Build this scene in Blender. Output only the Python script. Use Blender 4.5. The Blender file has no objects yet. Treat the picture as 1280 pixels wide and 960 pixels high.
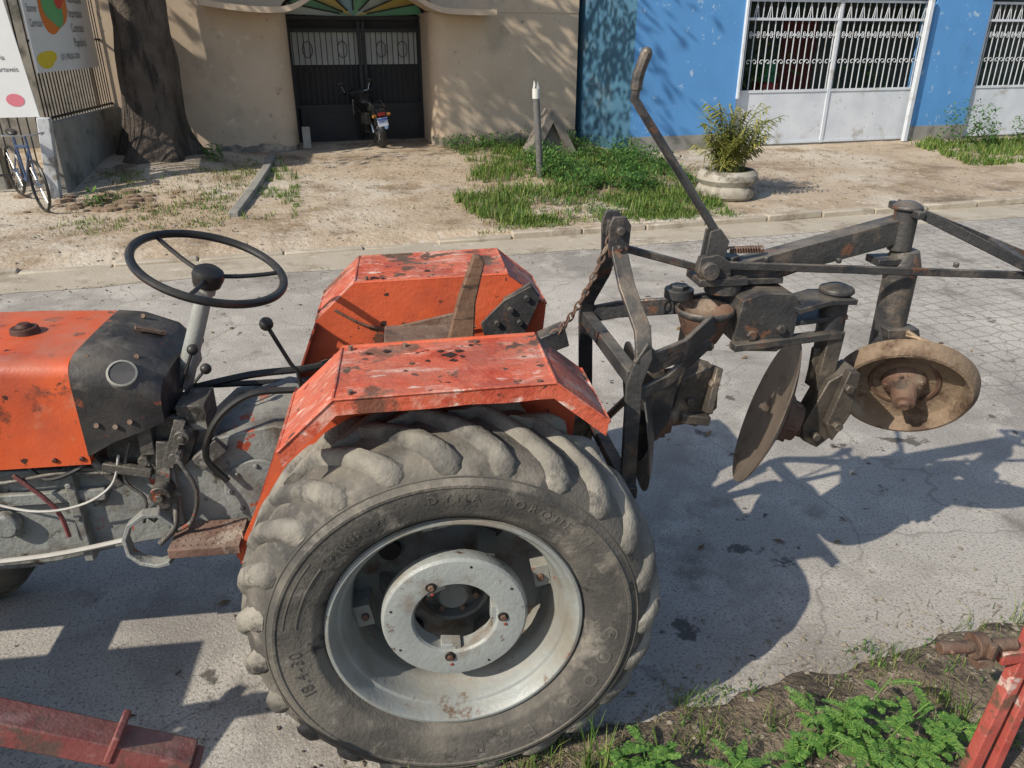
import bpy, bmesh, math, random
from mathutils import Vector, Matrix, noise
random.seed(7)
rad=math.radians
V=Vector
# ---------------------------------------------------------------- mesh builder
class M:
    def __init__(s): s.v=[];s.f=[];s.mi=[];s.cur=0
    def add(s,vs,fs):
        b=len(s.v); s.v+= [tuple(p) for p in vs]
        for f in fs: s.f.append([b+i for i in f]); s.mi.append(s.cur)
    def box(s,c,d,rot=None):
        c=V(c);vs=[]
        for x in(-.5,.5):
            for y in(-.5,.5):
                for z in(-.5,.5):
                    p=V((x*d[0],y*d[1],z*d[2]))
                    if rot: p=rot@p
                    vs.append(c+p)
        s.add(vs,[(0,1,3,2),(4,6,7,5),(0,4,5,1),(2,3,7,6),(0,2,6,4),(1,5,7,3)])
    def frame(s,ax,up=(0,0,1)):
        ax=V(ax).normalized();up=V(up)
        if abs(ax.dot(up.normalized()))>.98: up=V((1,0,0)) if abs(ax.x)<.9 else V((0,1,0))
        a=ax.cross(up).normalized();b=a.cross(ax).normalized()
        return ax,a,b
    def bar(s,p0,p1,w,h,up=(0,0,1)):
        p0=V(p0);p1=V(p1);ax,a,b=s.frame(p1-p0,up)
        vs=[]
        for p in(p0,p1):
            for i,j in((-1,-1),(1,-1),(1,1),(-1,1)): vs.append(p+a*i*w/2+b*j*h/2)
        s.add(vs,[(0,1,2,3),(4,7,6,5),(0,4,5,1),(1,5,6,2),(2,6,7,3),(3,7,4,0)])
    def path(s,pts,w,h,up=(0,0,1)):
        P=[V(p) for p in pts];vs=[];n=len(P)
        for i,p in enumerate(P):
            t=(P[min(i+1,n-1)]-P[max(i-1,0)])
            ax,a,b=s.frame(t,up)
            for k,j in((-1,-1),(1,-1),(1,1),(-1,1)): vs.append(p+a*k*w/2+b*j*h/2)
        fs=[(0,1,2,3),tuple(4*(n-1)+k for k in(3,2,1,0))]
        for i in range(n-1):
            for k in range(4):
                fs.append((4*i+k,4*i+4+k,4*i+4+(k+1)%4,4*i+(k+1)%4))
        s.add(vs,fs)
    def cyl(s,p0,p1,r0,r1=None,n=16):
        if r1 is None:r1=r0
        p0=V(p0);p1=V(p1);ax,a,b=s.frame(p1-p0)
        vs=[]
        for p,r in((p0,r0),(p1,r1)):
            for i in range(n):
                t=2*math.pi*i/n; vs.append(p+(a*math.cos(t)+b*math.sin(t))*r)
        fs=[(i,(i+1)%n,n+(i+1)%n,n+i) for i in range(n)]+[tuple(range(n))[::-1],tuple(range(n,2*n))]
        s.add(vs,fs)
    def tube(s,pts,r,n=8,sm=0,closed=False):
        P=[V(p) for p in pts]
        if sm:
            Q=[]
            for i in range(len(P)-1):
                a=P[max(i-1,0)];b=P[i];c=P[i+1];d=P[min(i+2,len(P)-1)]
                for k in range(sm):
                    t=k/sm
                    Q.append(.5*((2*b)+(c-a)*t+(2*a-5*b+4*c-d)*t*t+(3*b-a-3*c+d)*t**3))
            Q.append(P[-1]);P=Q
        m=len(P);vs=[];pa=None
        for i,p in enumerate(P):
            if closed: t=P[(i+1)%m]-P[i-1]
            else: t=P[min(i+1,m-1)]-P[max(i-1,0)]
            t.normalize()
            if pa is None: _,pa,_=s.frame(t)
            pa=(pa-t*pa.dot(t)).normalized();b=t.cross(pa)
            rr=r(i/(m-1)) if callable(r) else r
            for k in range(n):
                q=2*math.pi*k/n; vs.append(p+(pa*math.cos(q)+b*math.sin(q))*rr)
        fs=[]
        for i in range(m if closed else m-1):
            j=(i+1)%m
            for k in range(n): fs.append((i*n+k,i*n+(k+1)%n,j*n+(k+1)%n,j*n+k))
        if not closed: fs+=[tuple(range(n))[::-1],tuple((m-1)*n+k for k in range(n))]
        s.add(vs,fs)
    def prism(s,poly,a0,a1,ax='y'):
        def mk(p,q):
            if ax=='y': return (p[0],q,p[1])
            if ax=='x': return (q,p[0],p[1])
            return (p[0],p[1],q)
        n=len(poly)
        s.add([mk(p,a0) for p in poly]+[mk(p,a1) for p in poly],
              [tuple(range(n)),tuple(range(n,2*n))[::-1]]+[(i,n+i,n+(i+1)%n,(i+1)%n) for i in range(n)])
    def rev(s,prof,o=(0,0,0),ax=(0,1,0),n=48,closed=False):
        o=V(o);ax,a,b=s.frame(ax);m=len(prof);vs=[]
        for i in range(n):
            t=2*math.pi*i/n;d=a*math.cos(t)+b*math.sin(t)
            for r,h in prof: vs.append(o+ax*h+d*r)
        fs=[]
        for i in range(n):
            j=(i+1)%n
            for k in range(m if closed else m-1):
                l=(k+1)%m
                fs.append((i*m+k,i*m+l,j*m+l,j*m+k))
        s.add(vs,fs)
    def sphere(s,c,r,sc=(1,1,1),n=12):
        m=n//2
        vs=[];fs=[]
        for i in range(m+1):
            th=math.pi*i/m
            for k in range(n):
                q=2*math.pi*k/n
                vs.append((c[0]+r*sc[0]*math.sin(th)*math.cos(q),c[1]+r*sc[1]*math.sin(th)*math.sin(q),c[2]+r*sc[2]*math.cos(th)))
        for i in range(m):
            for k in range(n): fs.append((i*n+k,(i+1)*n+k,(i+1)*n+(k+1)%n,i*n+(k+1)%n))
        s.add(vs,fs)
    def build(s,name,mats,parent=None,smooth=True,bevel=0,rotz=None,fix=True,ang=35):
        me=bpy.data.meshes.new(name);me.from_pydata(s.v,[],s.f)
        if not isinstance(mats,(list,tuple)): mats=[mats]
        for m in mats: me.materials.append(m)
        me.polygons.foreach_set('material_index',s.mi)
        if fix:
            bm=bmesh.new();bm.from_mesh(me)
            bmesh.ops.recalc_face_normals(bm,faces=bm.faces);bm.to_mesh(me);bm.free()
        if smooth:
            me.polygons.foreach_set('use_smooth',[True]*len(me.polygons))
            me.set_sharp_from_angle(angle=rad(ang))
        ob=bpy.data.objects.new(name,me);bpy.context.scene.collection.objects.link(ob)
        if parent: ob.parent=parent
        if rotz is not None: ob.rotation_euler[2]=rotz
        if bevel:
            b=ob.modifiers.new('b','BEVEL');b.width=bevel;b.segments=2;b.limit_method='ANGLE';b.angle_limit=rad(40)
        return ob
def empty(name,loc=(0,0,0),rz=0):
    e=bpy.data.objects.new(name,None);bpy.context.scene.collection.objects.link(e)
    e.location=loc;e.rotation_euler[2]=rz;return e
# ---------------------------------------------------------------- materials
def mat(name,c1,c2,sc=4,rough=.7,metal=0,bump=.3,bs=60,layers=(),dust=None,spec=.4,bd=.01):
    m=bpy.data.materials.new(name);m.use_nodes=True;nt=m.node_tree;N=nt.nodes;L=nt.links
    bsdf=N['Principled BSDF'];tc=N.new('ShaderNodeTexCoord')
    def nz(scale,detail=4,st=None,ro=.6):
        n=N.new('ShaderNodeTexNoise');n.inputs['Scale'].default_value=scale;n.inputs['Detail'].default_value=detail
        n.inputs['Roughness'].default_value=ro
        mp=N.new('ShaderNodeMapping');mp.inputs['Location'].default_value=(random.random()*9,random.random()*9,random.random()*9)
        if st: mp.inputs['Scale'].default_value=st
        L.new(tc.outputs['Object'],mp.inputs[0]);L.new(mp.outputs[0],n.inputs['Vector']);return n.outputs[0]
    def mr(x,lo,hi):
        r=N.new('ShaderNodeMapRange');L.new(x,r.inputs[0]);r.inputs[1].default_value=lo;r.inputs[2].default_value=hi;return r.outputs[0]
    def mix(f,a,b):
        x=N.new('ShaderNodeMix');x.data_type='RGBA'
        if hasattr(f,'links'): L.new(f,x.inputs[0])
        else: x.inputs[0].default_value=f
        for v,i in((a,6),(b,7)):
            if hasattr(v,'links'): L.new(v,x.inputs[i])
            else: x.inputs[i].default_value=(*v,1)
        return x.outputs[2]
    base=nz(sc,5)
    col=mix(mr(base,.32,.68),c1,c2)
    for ly in layers:
        c,s_,lo,hi=ly[:4];d=ly[4] if len(ly)>4 else 5;st=ly[5] if len(ly)>5 else None
        f=mr(nz(s_,d,st,.65),lo,hi);col=mix(f,col,c)
    if dust:
        g=N.new('ShaderNodeNewGeometry');sx=N.new('ShaderNodeSeparateXYZ');L.new(g.outputs['Normal'],sx.inputs[0])
        a=mr(sx.outputs[2],-.2,1.);mu=N.new('ShaderNodeMath');mu.operation='MULTIPLY';L.new(a,mu.inputs[0])
        L.new(mr(nz(6,4),.35,.65),mu.inputs[1])
        mu2=N.new('ShaderNodeMath');mu2.operation='MULTIPLY';L.new(mu.outputs[0],mu2.inputs[0]);mu2.inputs[1].default_value=dust[1]
        col=mix(mu2.outputs[0],col,dust[0])
    L.new(col,bsdf.inputs['Base Color'])
    bsdf.inputs['Metallic'].default_value=metal;bsdf.inputs['Specular IOR Level'].default_value=spec
    r2=N.new('ShaderNodeMapRange');L.new(base,r2.inputs[0]);r2.inputs[1].default_value=.3;r2.inputs[2].default_value=.7;r2.inputs[3].default_value=max(rough-.12,.05);r2.inputs[4].default_value=min(rough+.12,1)
    L.new(r2.outputs[0],bsdf.inputs['Roughness'])
    if bump:
        b=N.new('ShaderNodeBump');b.inputs['Strength'].default_value=bump;b.inputs['Distance'].default_value=bd
        L.new(nz(bs,3),b.inputs['Height']);L.new(b.outputs[0],bsdf.inputs['Normal'])
    return m
def leafmat(name,c1,c2,c3,tr=.3):
    m=bpy.data.materials.new(name);m.use_nodes=True;nt=m.node_tree;N=nt.nodes;L=nt.links
    b=N['Principled BSDF'];g=N.new('ShaderNodeNewGeometry');r=N.new('ShaderNodeValToRGB')
    e=r.color_ramp.elements;e[0].color=(*c1,1);e[1].color=(*c3,1);x=e.new(.55);x.color=(*c2,1)
    L.new(g.outputs['Random Per Island'],r.inputs[0]);L.new(r.outputs[0],b.inputs['Base Color'])
    b.inputs['Roughness'].default_value=.6;b.inputs['Specular IOR Level'].default_value=.3
    t=N.new('ShaderNodeBsdfTranslucent');L.new(r.outputs[0],t.inputs[0])
    mx=N.new('ShaderNodeMixShader');mx.inputs[0].default_value=tr
    L.new(b.outputs[0],mx.inputs[1]);L.new(t.outputs[0],mx.inputs[2]);L.new(mx.outputs[0],N['Material Output'].inputs[0])
    return m
DUST=(.34,.29,.22)
ORANGE=mat('orange_paint',(.56,.085,.026),(.66,.11,.03),2.5,.45,0,.12,90,[((.38,.07,.035),1.6,.48,.68),((.50,.20,.12),5,.60,.72),((.18,.05,.028),8,.58,.66),((.05,.02,.012),13,.635,.665)],(DUST,.35))
FENDER=mat('faded_orange_paint',(.46,.075,.035),(.58,.13,.07),4,.6,0,.5,45,[((.60,.33,.26),6,.52,.66,6,(1,2.6,1)),((.66,.53,.45),13,.60,.67,6,(.6,2.2,1)),((.40,.06,.03),4,.55,.6),((.17,.06,.035),3.4,.545,.60),((.08,.035,.02),5.3,.59,.615),((.03,.014,.01),17,.63,.65)],(DUST,.25))
FENDIN=mat('orange_inner_paint',(.52,.08,.028),(.62,.11,.038),3,.48,0,.25,50,[((.36,.07,.035),2,.50,.68),((.11,.05,.03),4.2,.61,.63),((.04,.02,.015),12,.64,.66)],(DUST,.25))
BLACKP=mat('black_cowl_paint',(.020,.020,.022),(.045,.043,.042),5,.42,0,.25,60,[((.17,.15,.125),6,.56,.72),((.22,.06,.03),13,.64,.68)],(DUST,.35))
BLACK=mat('black_plastic',(.012,.012,.013),(.022,.022,.021),5,.38,0,0,60,(),(DUST,.12))
GREYC=mat('grey_cast_paint',(.27,.28,.26),(.18,.19,.18),4,.55,0,.5,45,[((.09,.07,.055),3,.50,.66),((.05,.04,.032),9,.58,.66),((.32,.05,.02),5,.62,.64)],(DUST,.4))
RIM=mat('silver_grey_paint',(.30,.32,.305),(.235,.25,.24),4,.5,.05,.2,60,[((.20,.18,.145),2.5,.46,.66),((.13,.085,.055),8,.62,.68),((.26,.09,.06),7,.655,.68)],(DUST,.45))
RIMIN=mat('shade_darkened_disc_paint',(.16,.17,.16),(.10,.10,.095),5,.6,.05,.2,60,[((.08,.055,.04),6,.50,.62)],(DUST,.4))  # darker copy of the rim grey, shadow behind the ring in its colour
TYRE=mat('worn_tyre_rubber',(.048,.046,.043),(.075,.070,.063),6,.8,0,.4,70,[((.16,.145,.12),2.0,.44,.64),((.21,.19,.16),8,.55,.70),((.028,.027,.026),12,.6,.7)],(DUST,.4))
LUG=mat('dusty_tread_rubber',(.10,.094,.083),(.06,.057,.052),6,.82,0,.6,60,[((.28,.255,.21),2.6,.42,.62),((.045,.043,.041),7,.56,.66)],((.36,.33,.27),.55))
LETTER=mat('raised_rubber',(.055,.052,.048),(.14,.127,.105),5,.8,0,0)
STEEL=mat('dark_plough_steel',(.026,.028,.033),(.055,.055,.056),6,.5,.25,.4,60,[((.15,.12,.095),6,.52,.66),((.14,.065,.04),9,.60,.65)],(DUST,.5))
RUSTY=mat('rusty_steel',(.09,.045,.028),(.17,.10,.07),7,.75,.1,.5,50,[((.26,.20,.15),5,.52,.68),((.045,.03,.025),11,.58,.68)],(DUST,.3))
DISC=mat('worn_disc_steel',(.12,.09,.07),(.19,.145,.11),5,.5,.4,.3,40,[((.07,.045,.03),7,.52,.64)],(DUST,.3))
DISH=mat('rusty_dish',(.17,.12,.08),(.25,.18,.12),6,.8,.05,.6,50,[((.09,.055,.035),6,.50,.62),((.33,.27,.2),9,.6,.7)])
REDP=mat('old_red_paint',(.17,.038,.038),(.23,.06,.057),4,.6,0,.3,60,[((.10,.06,.05),7,.54,.64),((.30,.14,.13),9,.58,.68)],(DUST,.4))
WOOD=mat('weathered_wood',(.12,.065,.04),(.20,.12,.075),10,.8,0,.5,30,[((.05,.03,.02),6,.55,.65,5,(1,1,6))])
CHROME=mat('chrome',(.6,.6,.6),(.45,.45,.45),8,.25,.9,0)
GLASSG=mat('gauge_face',(.05,.05,.048),(.09,.085,.08),8,.25,0,0)
WIRE=mat('white_cable',(.50,.48,.44),(.38,.36,.32),8,.5,0,0)
BEIGE=mat('beige_render',(.53,.42,.31),(.47,.365,.265),1.2,.9,0,0,25,[((.35,.29,.22),1.1,.54,.76),((.60,.50,.39),3,.60,.72),((.26,.21,.16),5,.64,.72)])
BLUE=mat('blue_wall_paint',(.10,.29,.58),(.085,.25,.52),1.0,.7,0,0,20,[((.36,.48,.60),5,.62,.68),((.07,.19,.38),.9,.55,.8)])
TEAL=mat('shade_darkened_blue_paint',(.055,.15,.235),(.045,.12,.19),1.0,.85,0,0,20,[((.15,.20,.22),1.6,.55,.75)])  # wall blue darkened so the colour itself holds the tree's shade
GREYW=mat('grey_concrete',(.29,.28,.25),(.21,.20,.18),2.5,.9,0,0,25,[((.10,.10,.085),2.2,.52,.7)])
MOULD=mat('mouldy_plinth',(.22,.20,.16),(.13,.12,.10),2.5,.9,0,0,25,[((.40,.33,.25),2.5,.48,.6)])
WHITE=mat('white_gate_paint',(.62,.64,.67),(.50,.53,.57),2,.5,0,0,20,[((.35,.33,.30),3,.56,.74),((.25,.13,.08),9,.66,.70)])
IRON=mat('black_iron',(.015,.015,.017),(.03,.03,.032),4,.5,.2,0)
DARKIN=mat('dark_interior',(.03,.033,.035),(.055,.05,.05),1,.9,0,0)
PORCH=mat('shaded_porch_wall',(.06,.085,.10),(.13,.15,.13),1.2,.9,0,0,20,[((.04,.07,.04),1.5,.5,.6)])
REDDOOR=mat('dark_red_door',(.12,.02,.02),(.16,.03,.025),3,.5,0,0)
BARK=mat('bark',(.065,.05,.038),(.12,.095,.075),3,.95,0,1.0,9,[((.035,.027,.022),4,.48,.6,5,(1,1,.25))],bd=.06)
CANVAS=mat('banner_vinyl',(.78,.78,.76),(.70,.70,.68),1,.5,0,0)
def flat(n,c,r=.6): return mat(n,c,tuple(x*.85 for x in c),2,r,0,0)
LEAF=leafmat('tree_leaves',(.03,.06,.015),(.05,.10,.02),(.09,.15,.03),.2)
GRASS=leafmat('grass_blades',(.06,.12,.02),(.12,.21,.035),(.30,.33,.10))
WEED=leafmat('weed_leaves',(.04,.10,.025),(.075,.18,.04),(.17,.29,.06))
FERN=leafmat('mimosa_leaves',(.07,.17,.04),(.13,.28,.06),(.27,.42,.10))
DRY=leafmat('dry_grass_blades',(.20,.155,.08),(.34,.27,.15),(.16,.19,.06),.15)
PALM=leafmat('palm_leaves',(.11,.15,.03),(.24,.25,.06),(.40,.36,.11))
RZ=rad(16)
# ---------------------------------------------------------------- ground
DIRT=mat('dirt_ground',(.36,.275,.19),(.45,.36,.26),.6,.95,0,.9,14,
      [((.50,.44,.355),.35,.48,.62),((.25,.18,.115),1.1,.50,.66),((.53,.47,.39),7,.58,.7),((.17,.125,.085),22,.60,.68),((.18,.135,.09),.8,.58,.68)],bd=.03)
def G(u,w):
    n=noise.noise(V((u*.6,w*.6,0)))*.05+noise.noise(V((u*2.3,w*2.3,4)))*.025+noise.noise(V((u*7,w*7,9)))*.008
    e=2.12+noise.noise(V((u*1.2,0,3)))*.14+noise.noise(V((u*5,0,7)))*.06
    if w<e: 
        k=min((e-w)/.12,1);return -.02+k*(.04+abs(n)*.8+noise.noise(V((u*12,w*12,2)))*.014)
    if w<9.78: return -.02
    lf=min(max((u-1.5)/2,0),1)
    k=min(max((w-9.98+(1-lf)*.1)/(.06+(1-lf)*.5),0),1)
    base=.09+.038*max(w-10,0) if w>9.98 else .03
    z=-.02+(base+.02)*k+n*.6*min(max((w-10.0)/1,0),1)
    d=math.hypot(u+2.3,(w-15.7)*1.1); z+=.28*math.exp(-(d/1.5)**2)
    return z
def axis_pts(segs):
    r=[]
    for a,b,n in segs:
        r+=[a+(b-a)*i/n for i in range(n)]
    r.append(segs[-1][1]);return r
U=axis_pts([(-250,-40,5),(-40,-9,14),(-9,0,60),(0,6,150),(6,16,80),(16,60,14),(60,250,5)])
W=axis_pts([(-200,-20,5),(-20,0,14),(0,1.2,16),(1.2,2.5,46),(2.5,9.6,10),(9.6,10.6,40),(10.6,19,110),(19,60,8),(60,250,5)])
g=M();vs=[(u,w,G(u,w)) for w in W for u in U];nu=len(U)
g.add(vs,[(j*nu+i,j*nu+i+1,(j+1)*nu+i+1,(j+1)*nu+i) for j in range(len(W)-1) for i in range(nu-1)])
SOIL=mat('dark_soil',(.13,.10,.07),(.19,.15,.105),3,.95,0,1,30,[((.07,.055,.04),6,.5,.62),((.28,.23,.17),14,.58,.68)],bd=.03)
go=g.build('ground',[DIRT,SOIL],None,True,0,RZ,False,180)
for p in go.data.polygons:
    if p.center.y<3: p.material_index=1
rm=mat('worn_asphalt',(.345,.315,.275),(.405,.375,.33),.5,.85,0,.7,70,
  [((.26,.235,.205),.9,.47,.62),((.46,.425,.37),2.2,.52,.66),((.21,.19,.16),1.4,.58,.68),((.49,.455,.40),.45,.55,.66),((.21,.19,.17),70,.54,.62,3),((.56,.53,.48),90,.60,.68,3),((.11,.10,.085),2.4,.64,.67),((.09,.08,.07),9,.665,.69)],bd=.008)
nt=rm.node_tree;N=nt.nodes;L=nt.links;bs=N['Principled BSDF']
tc=N.new('ShaderNodeTexCoord')
vo=N.new('ShaderNodeTexVoronoi');vo.feature='DISTANCE_TO_EDGE';vo.inputs['Scale'].default_value=5.5;vo.inputs['Randomness'].default_value=.35
L.new(tc.outputs['Object'],vo.inputs['Vector'])
r=N.new('ShaderNodeMapRange');L.new(vo.outputs[0],r.inputs[0]);r.inputs[1].default_value=0;r.inputs[2].default_value=.09;r.inputs[3].default_value=1;r.inputs[4].default_value=0
sx=N.new('ShaderNodeSeparateXYZ');L.new(tc.outputs['Object'],sx.inputs[0])
nn=N.new('ShaderNodeTexNoise');nn.inputs['Scale'].default_value=1.1;nn.inputs['Detail'].default_value=4;L.new(tc.outputs['Object'],nn.inputs['Vector'])
ad=N.new('ShaderNodeMath');ad.operation='MULTIPLY_ADD';L.new(nn.outputs[0],ad.inputs[0]);ad.inputs[1].default_value=3.;L.new(sx.outputs[0],ad.inputs[2])
mk=N.new('ShaderNodeMapRange');L.new(ad.outputs[0],mk.inputs[0]);mk.inputs[1].default_value=6.2;mk.inputs[2].default_value=7.0
mu=N.new('ShaderNodeMath');mu.operation='MULTIPLY';L.new(mk.outputs[0],mu.inputs[0]);L.new(r.outputs[0],mu.inputs[1])
mu3=N.new('ShaderNodeMath');mu3.operation='MULTIPLY';L.new(mu.outputs[0],mu3.inputs[0]);mu3.inputs[1].default_value=.7
old=bs.inputs['Base Color'].links[0].from_socket
mx=N.new('ShaderNodeMix');mx.data_type='RGBA';L.new(mu3.outputs[0],mx.inputs[0]);L.new(old,mx.inputs[6]);mx.inputs[7].default_value=(.15,.13,.105,1)
vc=N.new('ShaderNodeTexVoronoi');vc.feature='DISTANCE_TO_EDGE';vc.inputs['Scale'].default_value=.55
va=N.new('ShaderNodeVectorMath');va.operation='MULTIPLY_ADD';L.new(nn.outputs['Color'],va.inputs[0]);va.inputs[1].default_value=(.8,.8,.8);L.new(tc.outputs['Object'],va.inputs[2]);L.new(va.outputs[0],vc.inputs['Vector'])
cr=N.new('ShaderNodeMapRange');L.new(vc.outputs[0],cr.inputs[0]);cr.inputs[2].default_value=.006;cr.inputs[3].default_value=.55;cr.inputs[4].default_value=0
mx2=N.new('ShaderNodeMix');mx2.data_type='RGBA';L.new(cr.outputs[0],mx2.inputs[0]);L.new(mx.outputs[2],mx2.inputs[6]);mx2.inputs[7].default_value=(.16,.14,.12,1)
L.new(mx2.outputs[2],bs.inputs['Base Color'])
def ge(u,o): return o+noise.noise(V((u*.7,o,1)))*.10+noise.noise(V((u*3,o,5)))*.05
m_=M();us=axis_pts([(-200,-20,4),(-20,20,300),(20,200,4)])
n_=len(us);m_.add([(u,1.85,0) for u in us]+[(u,ge(u,9.45),0) for u in us],[(i,i+1,n_+i+1,n_+i) for i in range(n_-1)])
m_.build('road',rm,None,False,0,RZ,False)
gut=mat('pale_gutter_concrete',(.44,.385,.30),(.36,.31,.24),1.5,.9,0,.6,30,[((.26,.21,.155),2.2,.52,.66),((.5,.46,.39),5,.58,.7)])
m_=M();us=axis_pts([(-60,-8,20),(-8,16,260),(16,60,20)])
n_=len(us);m_.add([(u,ge(u,9.15),.004) for u in us]+[(u,9.96,.006) for u in us],[(i,i+1,n_+i+1,n_+i) for i in range(n_-1)])
m_.build('road_gutter',gut,None,False,0,RZ,False)
m_=M();u=-14.
while u<18:
    l=.95+random.random()*.1
    dz=random.uniform(-.02,.006) if u>2 else random.uniform(-.085,-.045)
    m_.bar((u,9.99+random.uniform(-.02,.02),.045+dz),(u+l-.015,9.99+random.uniform(-.02,.02),.045+dz+random.uniform(-.008,.008)),.13,.11)
    u+=l
m_.build('kerb',gut,None,True,.02,RZ)
m_=M()
for i in range(1000):
    if random.random()<.5: u,w=random.uniform(-6,9),9.3-abs(random.gauss(0,.5))
    elif random.random()<.6: u,w=random.uniform(-1,6),2.05+abs(random.gauss(0,.25))
    else: u,w=random.uniform(-5,8),random.uniform(2.2,9)
    r_=random.uniform(.004,.014);m_.sphere((u,w,.005+r_*.3),r_,(1,random.uniform(.6,1.3),.6),5)
for i in range(800):
    u,w=random.uniform(-.5,4.5),random.uniform(1.2,2.2);r_=random.uniform(.004,.018)
    m_.sphere((u,w,max(G(u,w),0)+r_*.2),r_,(1,random.uniform(.6,1.3),.6),5)
for i in range(1300):
    u,w=random.uniform(-4,12),random.uniform(10.1,16);r_=random.uniform(.006,.028)
    m_.sphere((u,w,G(u,w)+r_*.2),r_,(1,random.uniform(.6,1.3),.6),5)
m_.build('gravel',mat('gravel_stone',(.3,.26,.2),(.14,.12,.095),20,.9,0,0),None,False,0,RZ)
m_=M()
for i in range(460):
    if i<110: u,w=random.uniform(-1,6),random.uniform(2.2,9.3);z=.008
    elif i<330: u,w=random.gauss(-1.8,1.4),random.uniform(10.3,16);z=G(u,w)+.012
    else: u,w=random.uniform(0,9),random.uniform(10.2,16.5);z=G(u,w)+.012
    s_=random.uniform(.015,.042);R_=Matrix.Rotation(random.uniform(0,6.28),3,'Z')@Matrix.Rotation(random.uniform(-.4,.4),3,'X');p=V((u,w,z))
    m_.add([p+R_@V((-s_*.4,0,.004)),p+R_@V((0,-s_,0)),p+R_@V((s_*.4,0,.006)),p+R_@V((0,s_,0))],[(0,1,2,3)])
m_.build('fallen_leaves',leafmat('dead_leaves',(.09,.05,.025),(.18,.11,.05),(.30,.2,.08),.1),None,False,0,RZ,False)
# ---------------------------------------------------------------- TRACTOR
TL=(-.184,1.99,0);TR=rad(7.5)
T=empty('farm_tractor',TL,TR)
HZ=.715
sw=[(.425,.075),(.445,.045),(.465,.022),(.472,.014),(.482,.012),(.515,.000),(.55,-.008),(.585,-.009),(.588,-.013),(.597,-.013),(.600,-.007),(.625,.002),(.655,.022),(.68,.052),(.694,.088),(.70,.13),(.704,.18),(.706,.23)]
def swy(r):
    for (a,b),(c,d) in zip(sw,sw[1:]):
        if a<=r<=c: return b+(d-b)*(r-a)/(c-a)
    return 0
prof=sw+[(r,.46-y) for r,y in sw[::-1][1:]]
t=M();t.rev(prof,n=120)
t.cur=1
def lug(a0,side):
    st=[(.628,.004,1,0,.020,.004),(.645,.014,.9,.35,.030,.016),(.668,.036,.75,.6,.037,.028),(.687,.068,.45,.9,.040,.034),(.697,.11,.15,1,.038,.036),(.702,.16,0,1,.036,.035),(.706,.245,0,1,.033,.033)]
    vs=[]
    jt=random.uniform(-.006,.006)
    for r,y,ny,nr,hw,h in st:
        a=a0+jt-max(y-.02,0)*1.15/.72-(.015*(y<.03))
        w_=random.uniform(.93,1.07);h*=random.uniform(.88,1.05)
        for k,(q,e) in enumerate(((-1.55,-.4),(-1.15,.55),(-.75,.97),(0,1.03),(.75,.97),(1.15,.55),(1.55,-.4))):
            hh=h*e if e>0 else -.010
            rr=r+nr*hh; yy=y-ny*hh*.75
            aa=a+q*hw*w_/rr
            if side: yy=.46-yy
            vs.append((rr*math.sin(aa),yy,rr*math.cos(aa)))
    n=7;l=len(vs)
    fs=[tuple(range(n)),tuple(range(l-n,l))[::-1]]
    for i in range(len(st)-1):
        for k in range(n-1): fs.append((n*i+k,n*i+n+k,n*i+n+1+k,n*i+1+k))
    t.add(vs,fs)
NL=23
for i in range(NL):
    lug(2*math.pi*i/NL,0);lug(2*math.pi*(i+.5)/NL,1)
def textmesh(body,size,ext):
    cu=bpy.data.curves.new('txt','FONT');cu.body=body;cu.size=size;cu.extrude=ext;cu.align_x='LEFT'
    o=bpy.data.objects.new('txt',cu);bpy.context.scene.collection.objects.link(o)
    dg=bpy.context.evaluated_depsgraph_get();me=bpy.data.meshes.new_from_object(o.evaluated_get(dg))
    vs=[v.co.copy() for v in me.vertices];fs=[tuple(p.vertices) for p in me.polygons]
    bpy.data.objects.remove(o);return vs,fs
def arctext(mm,body,size,R,a0,sp=1.0):
    a=a0
    for ch in body:
        if ch==' ': a+=size*.5*sp/R;continue
        vs,fs=textmesh(ch,size,.0018)
        if not vs: continue
        w=max(v.x for v in vs)
        out=[]
        for v in vs:
            aa=a+v.x/R;r=R+v.y
            out.append((r*math.sin(aa),swy(r)-.0006+(-v.z),r*math.cos(aa)))
        mm.add(out,fs);a+=(w+size*.18*sp)/R
lt=M()
arctext(lt,'DYNA TORQUE II',.042,.535,rad(-8),2.2)
arctext(lt,'GOODYEAR',.070,.508,rad(92),4.2)
arctext(lt,'18.4-30',.055,.515,rad(-112),.9)
arctext(lt,'TUBELESS 6 PR',.026,.52,rad(-50),1.4)
for R_,a,b in((.565,-80,-52),(.525,-80,-52),(.62,-180,180)):
    lt.tube([(R_*math.sin(rad(x)),swy(R_)-.000,R_*math.cos(rad(x))) for x in range(a,b+1,2)],.0028,5)
r_=M()
r_.rev([(.418,.10),(.432,.07),(.440,.048),(.436,.036),(.424,.034),(.414,.045),(.406,.07),(.398,.085),(.388,.09),(.378,.11),(.370,.16),(.362,.17),(.356,.20),(.355,.34),(.372,.35),(.40,.36),(.41,.38),(.43,.41),(.43,.38)],n=96)
r_.cur=1
r_.rev([(.356,.305),(.33,.30),(.28,.315),(.22,.325),(.15,.30),(.12,.275),(.0,.275)],n=64)
for k in range(4):
    a=rad(10+90*k);c=math.cos(a);s=math.sin(a);rot=Matrix.Rotation(-a,3,'Y')
    r_.cur=0;r_.box((.325*c,.255,.325*s),(.06,.10,.09),rot);r_.cur=2;r_.cyl((.32*c,.19,.32*s),(.32*c,.21,.32*s),.014,n=6)
for k in range(4):
    a=rad(55+90*k);r_.cur=3;r_.cyl((.265*math.cos(a),.29,.265*math.sin(a)),(.265*math.cos(a),.318,.265*math.sin(a)),.040,n=18)
r_.cur=1
r_.rev([(0,.20),(.05,.20),(.062,.215),(.065,.28)],n=32)
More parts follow.
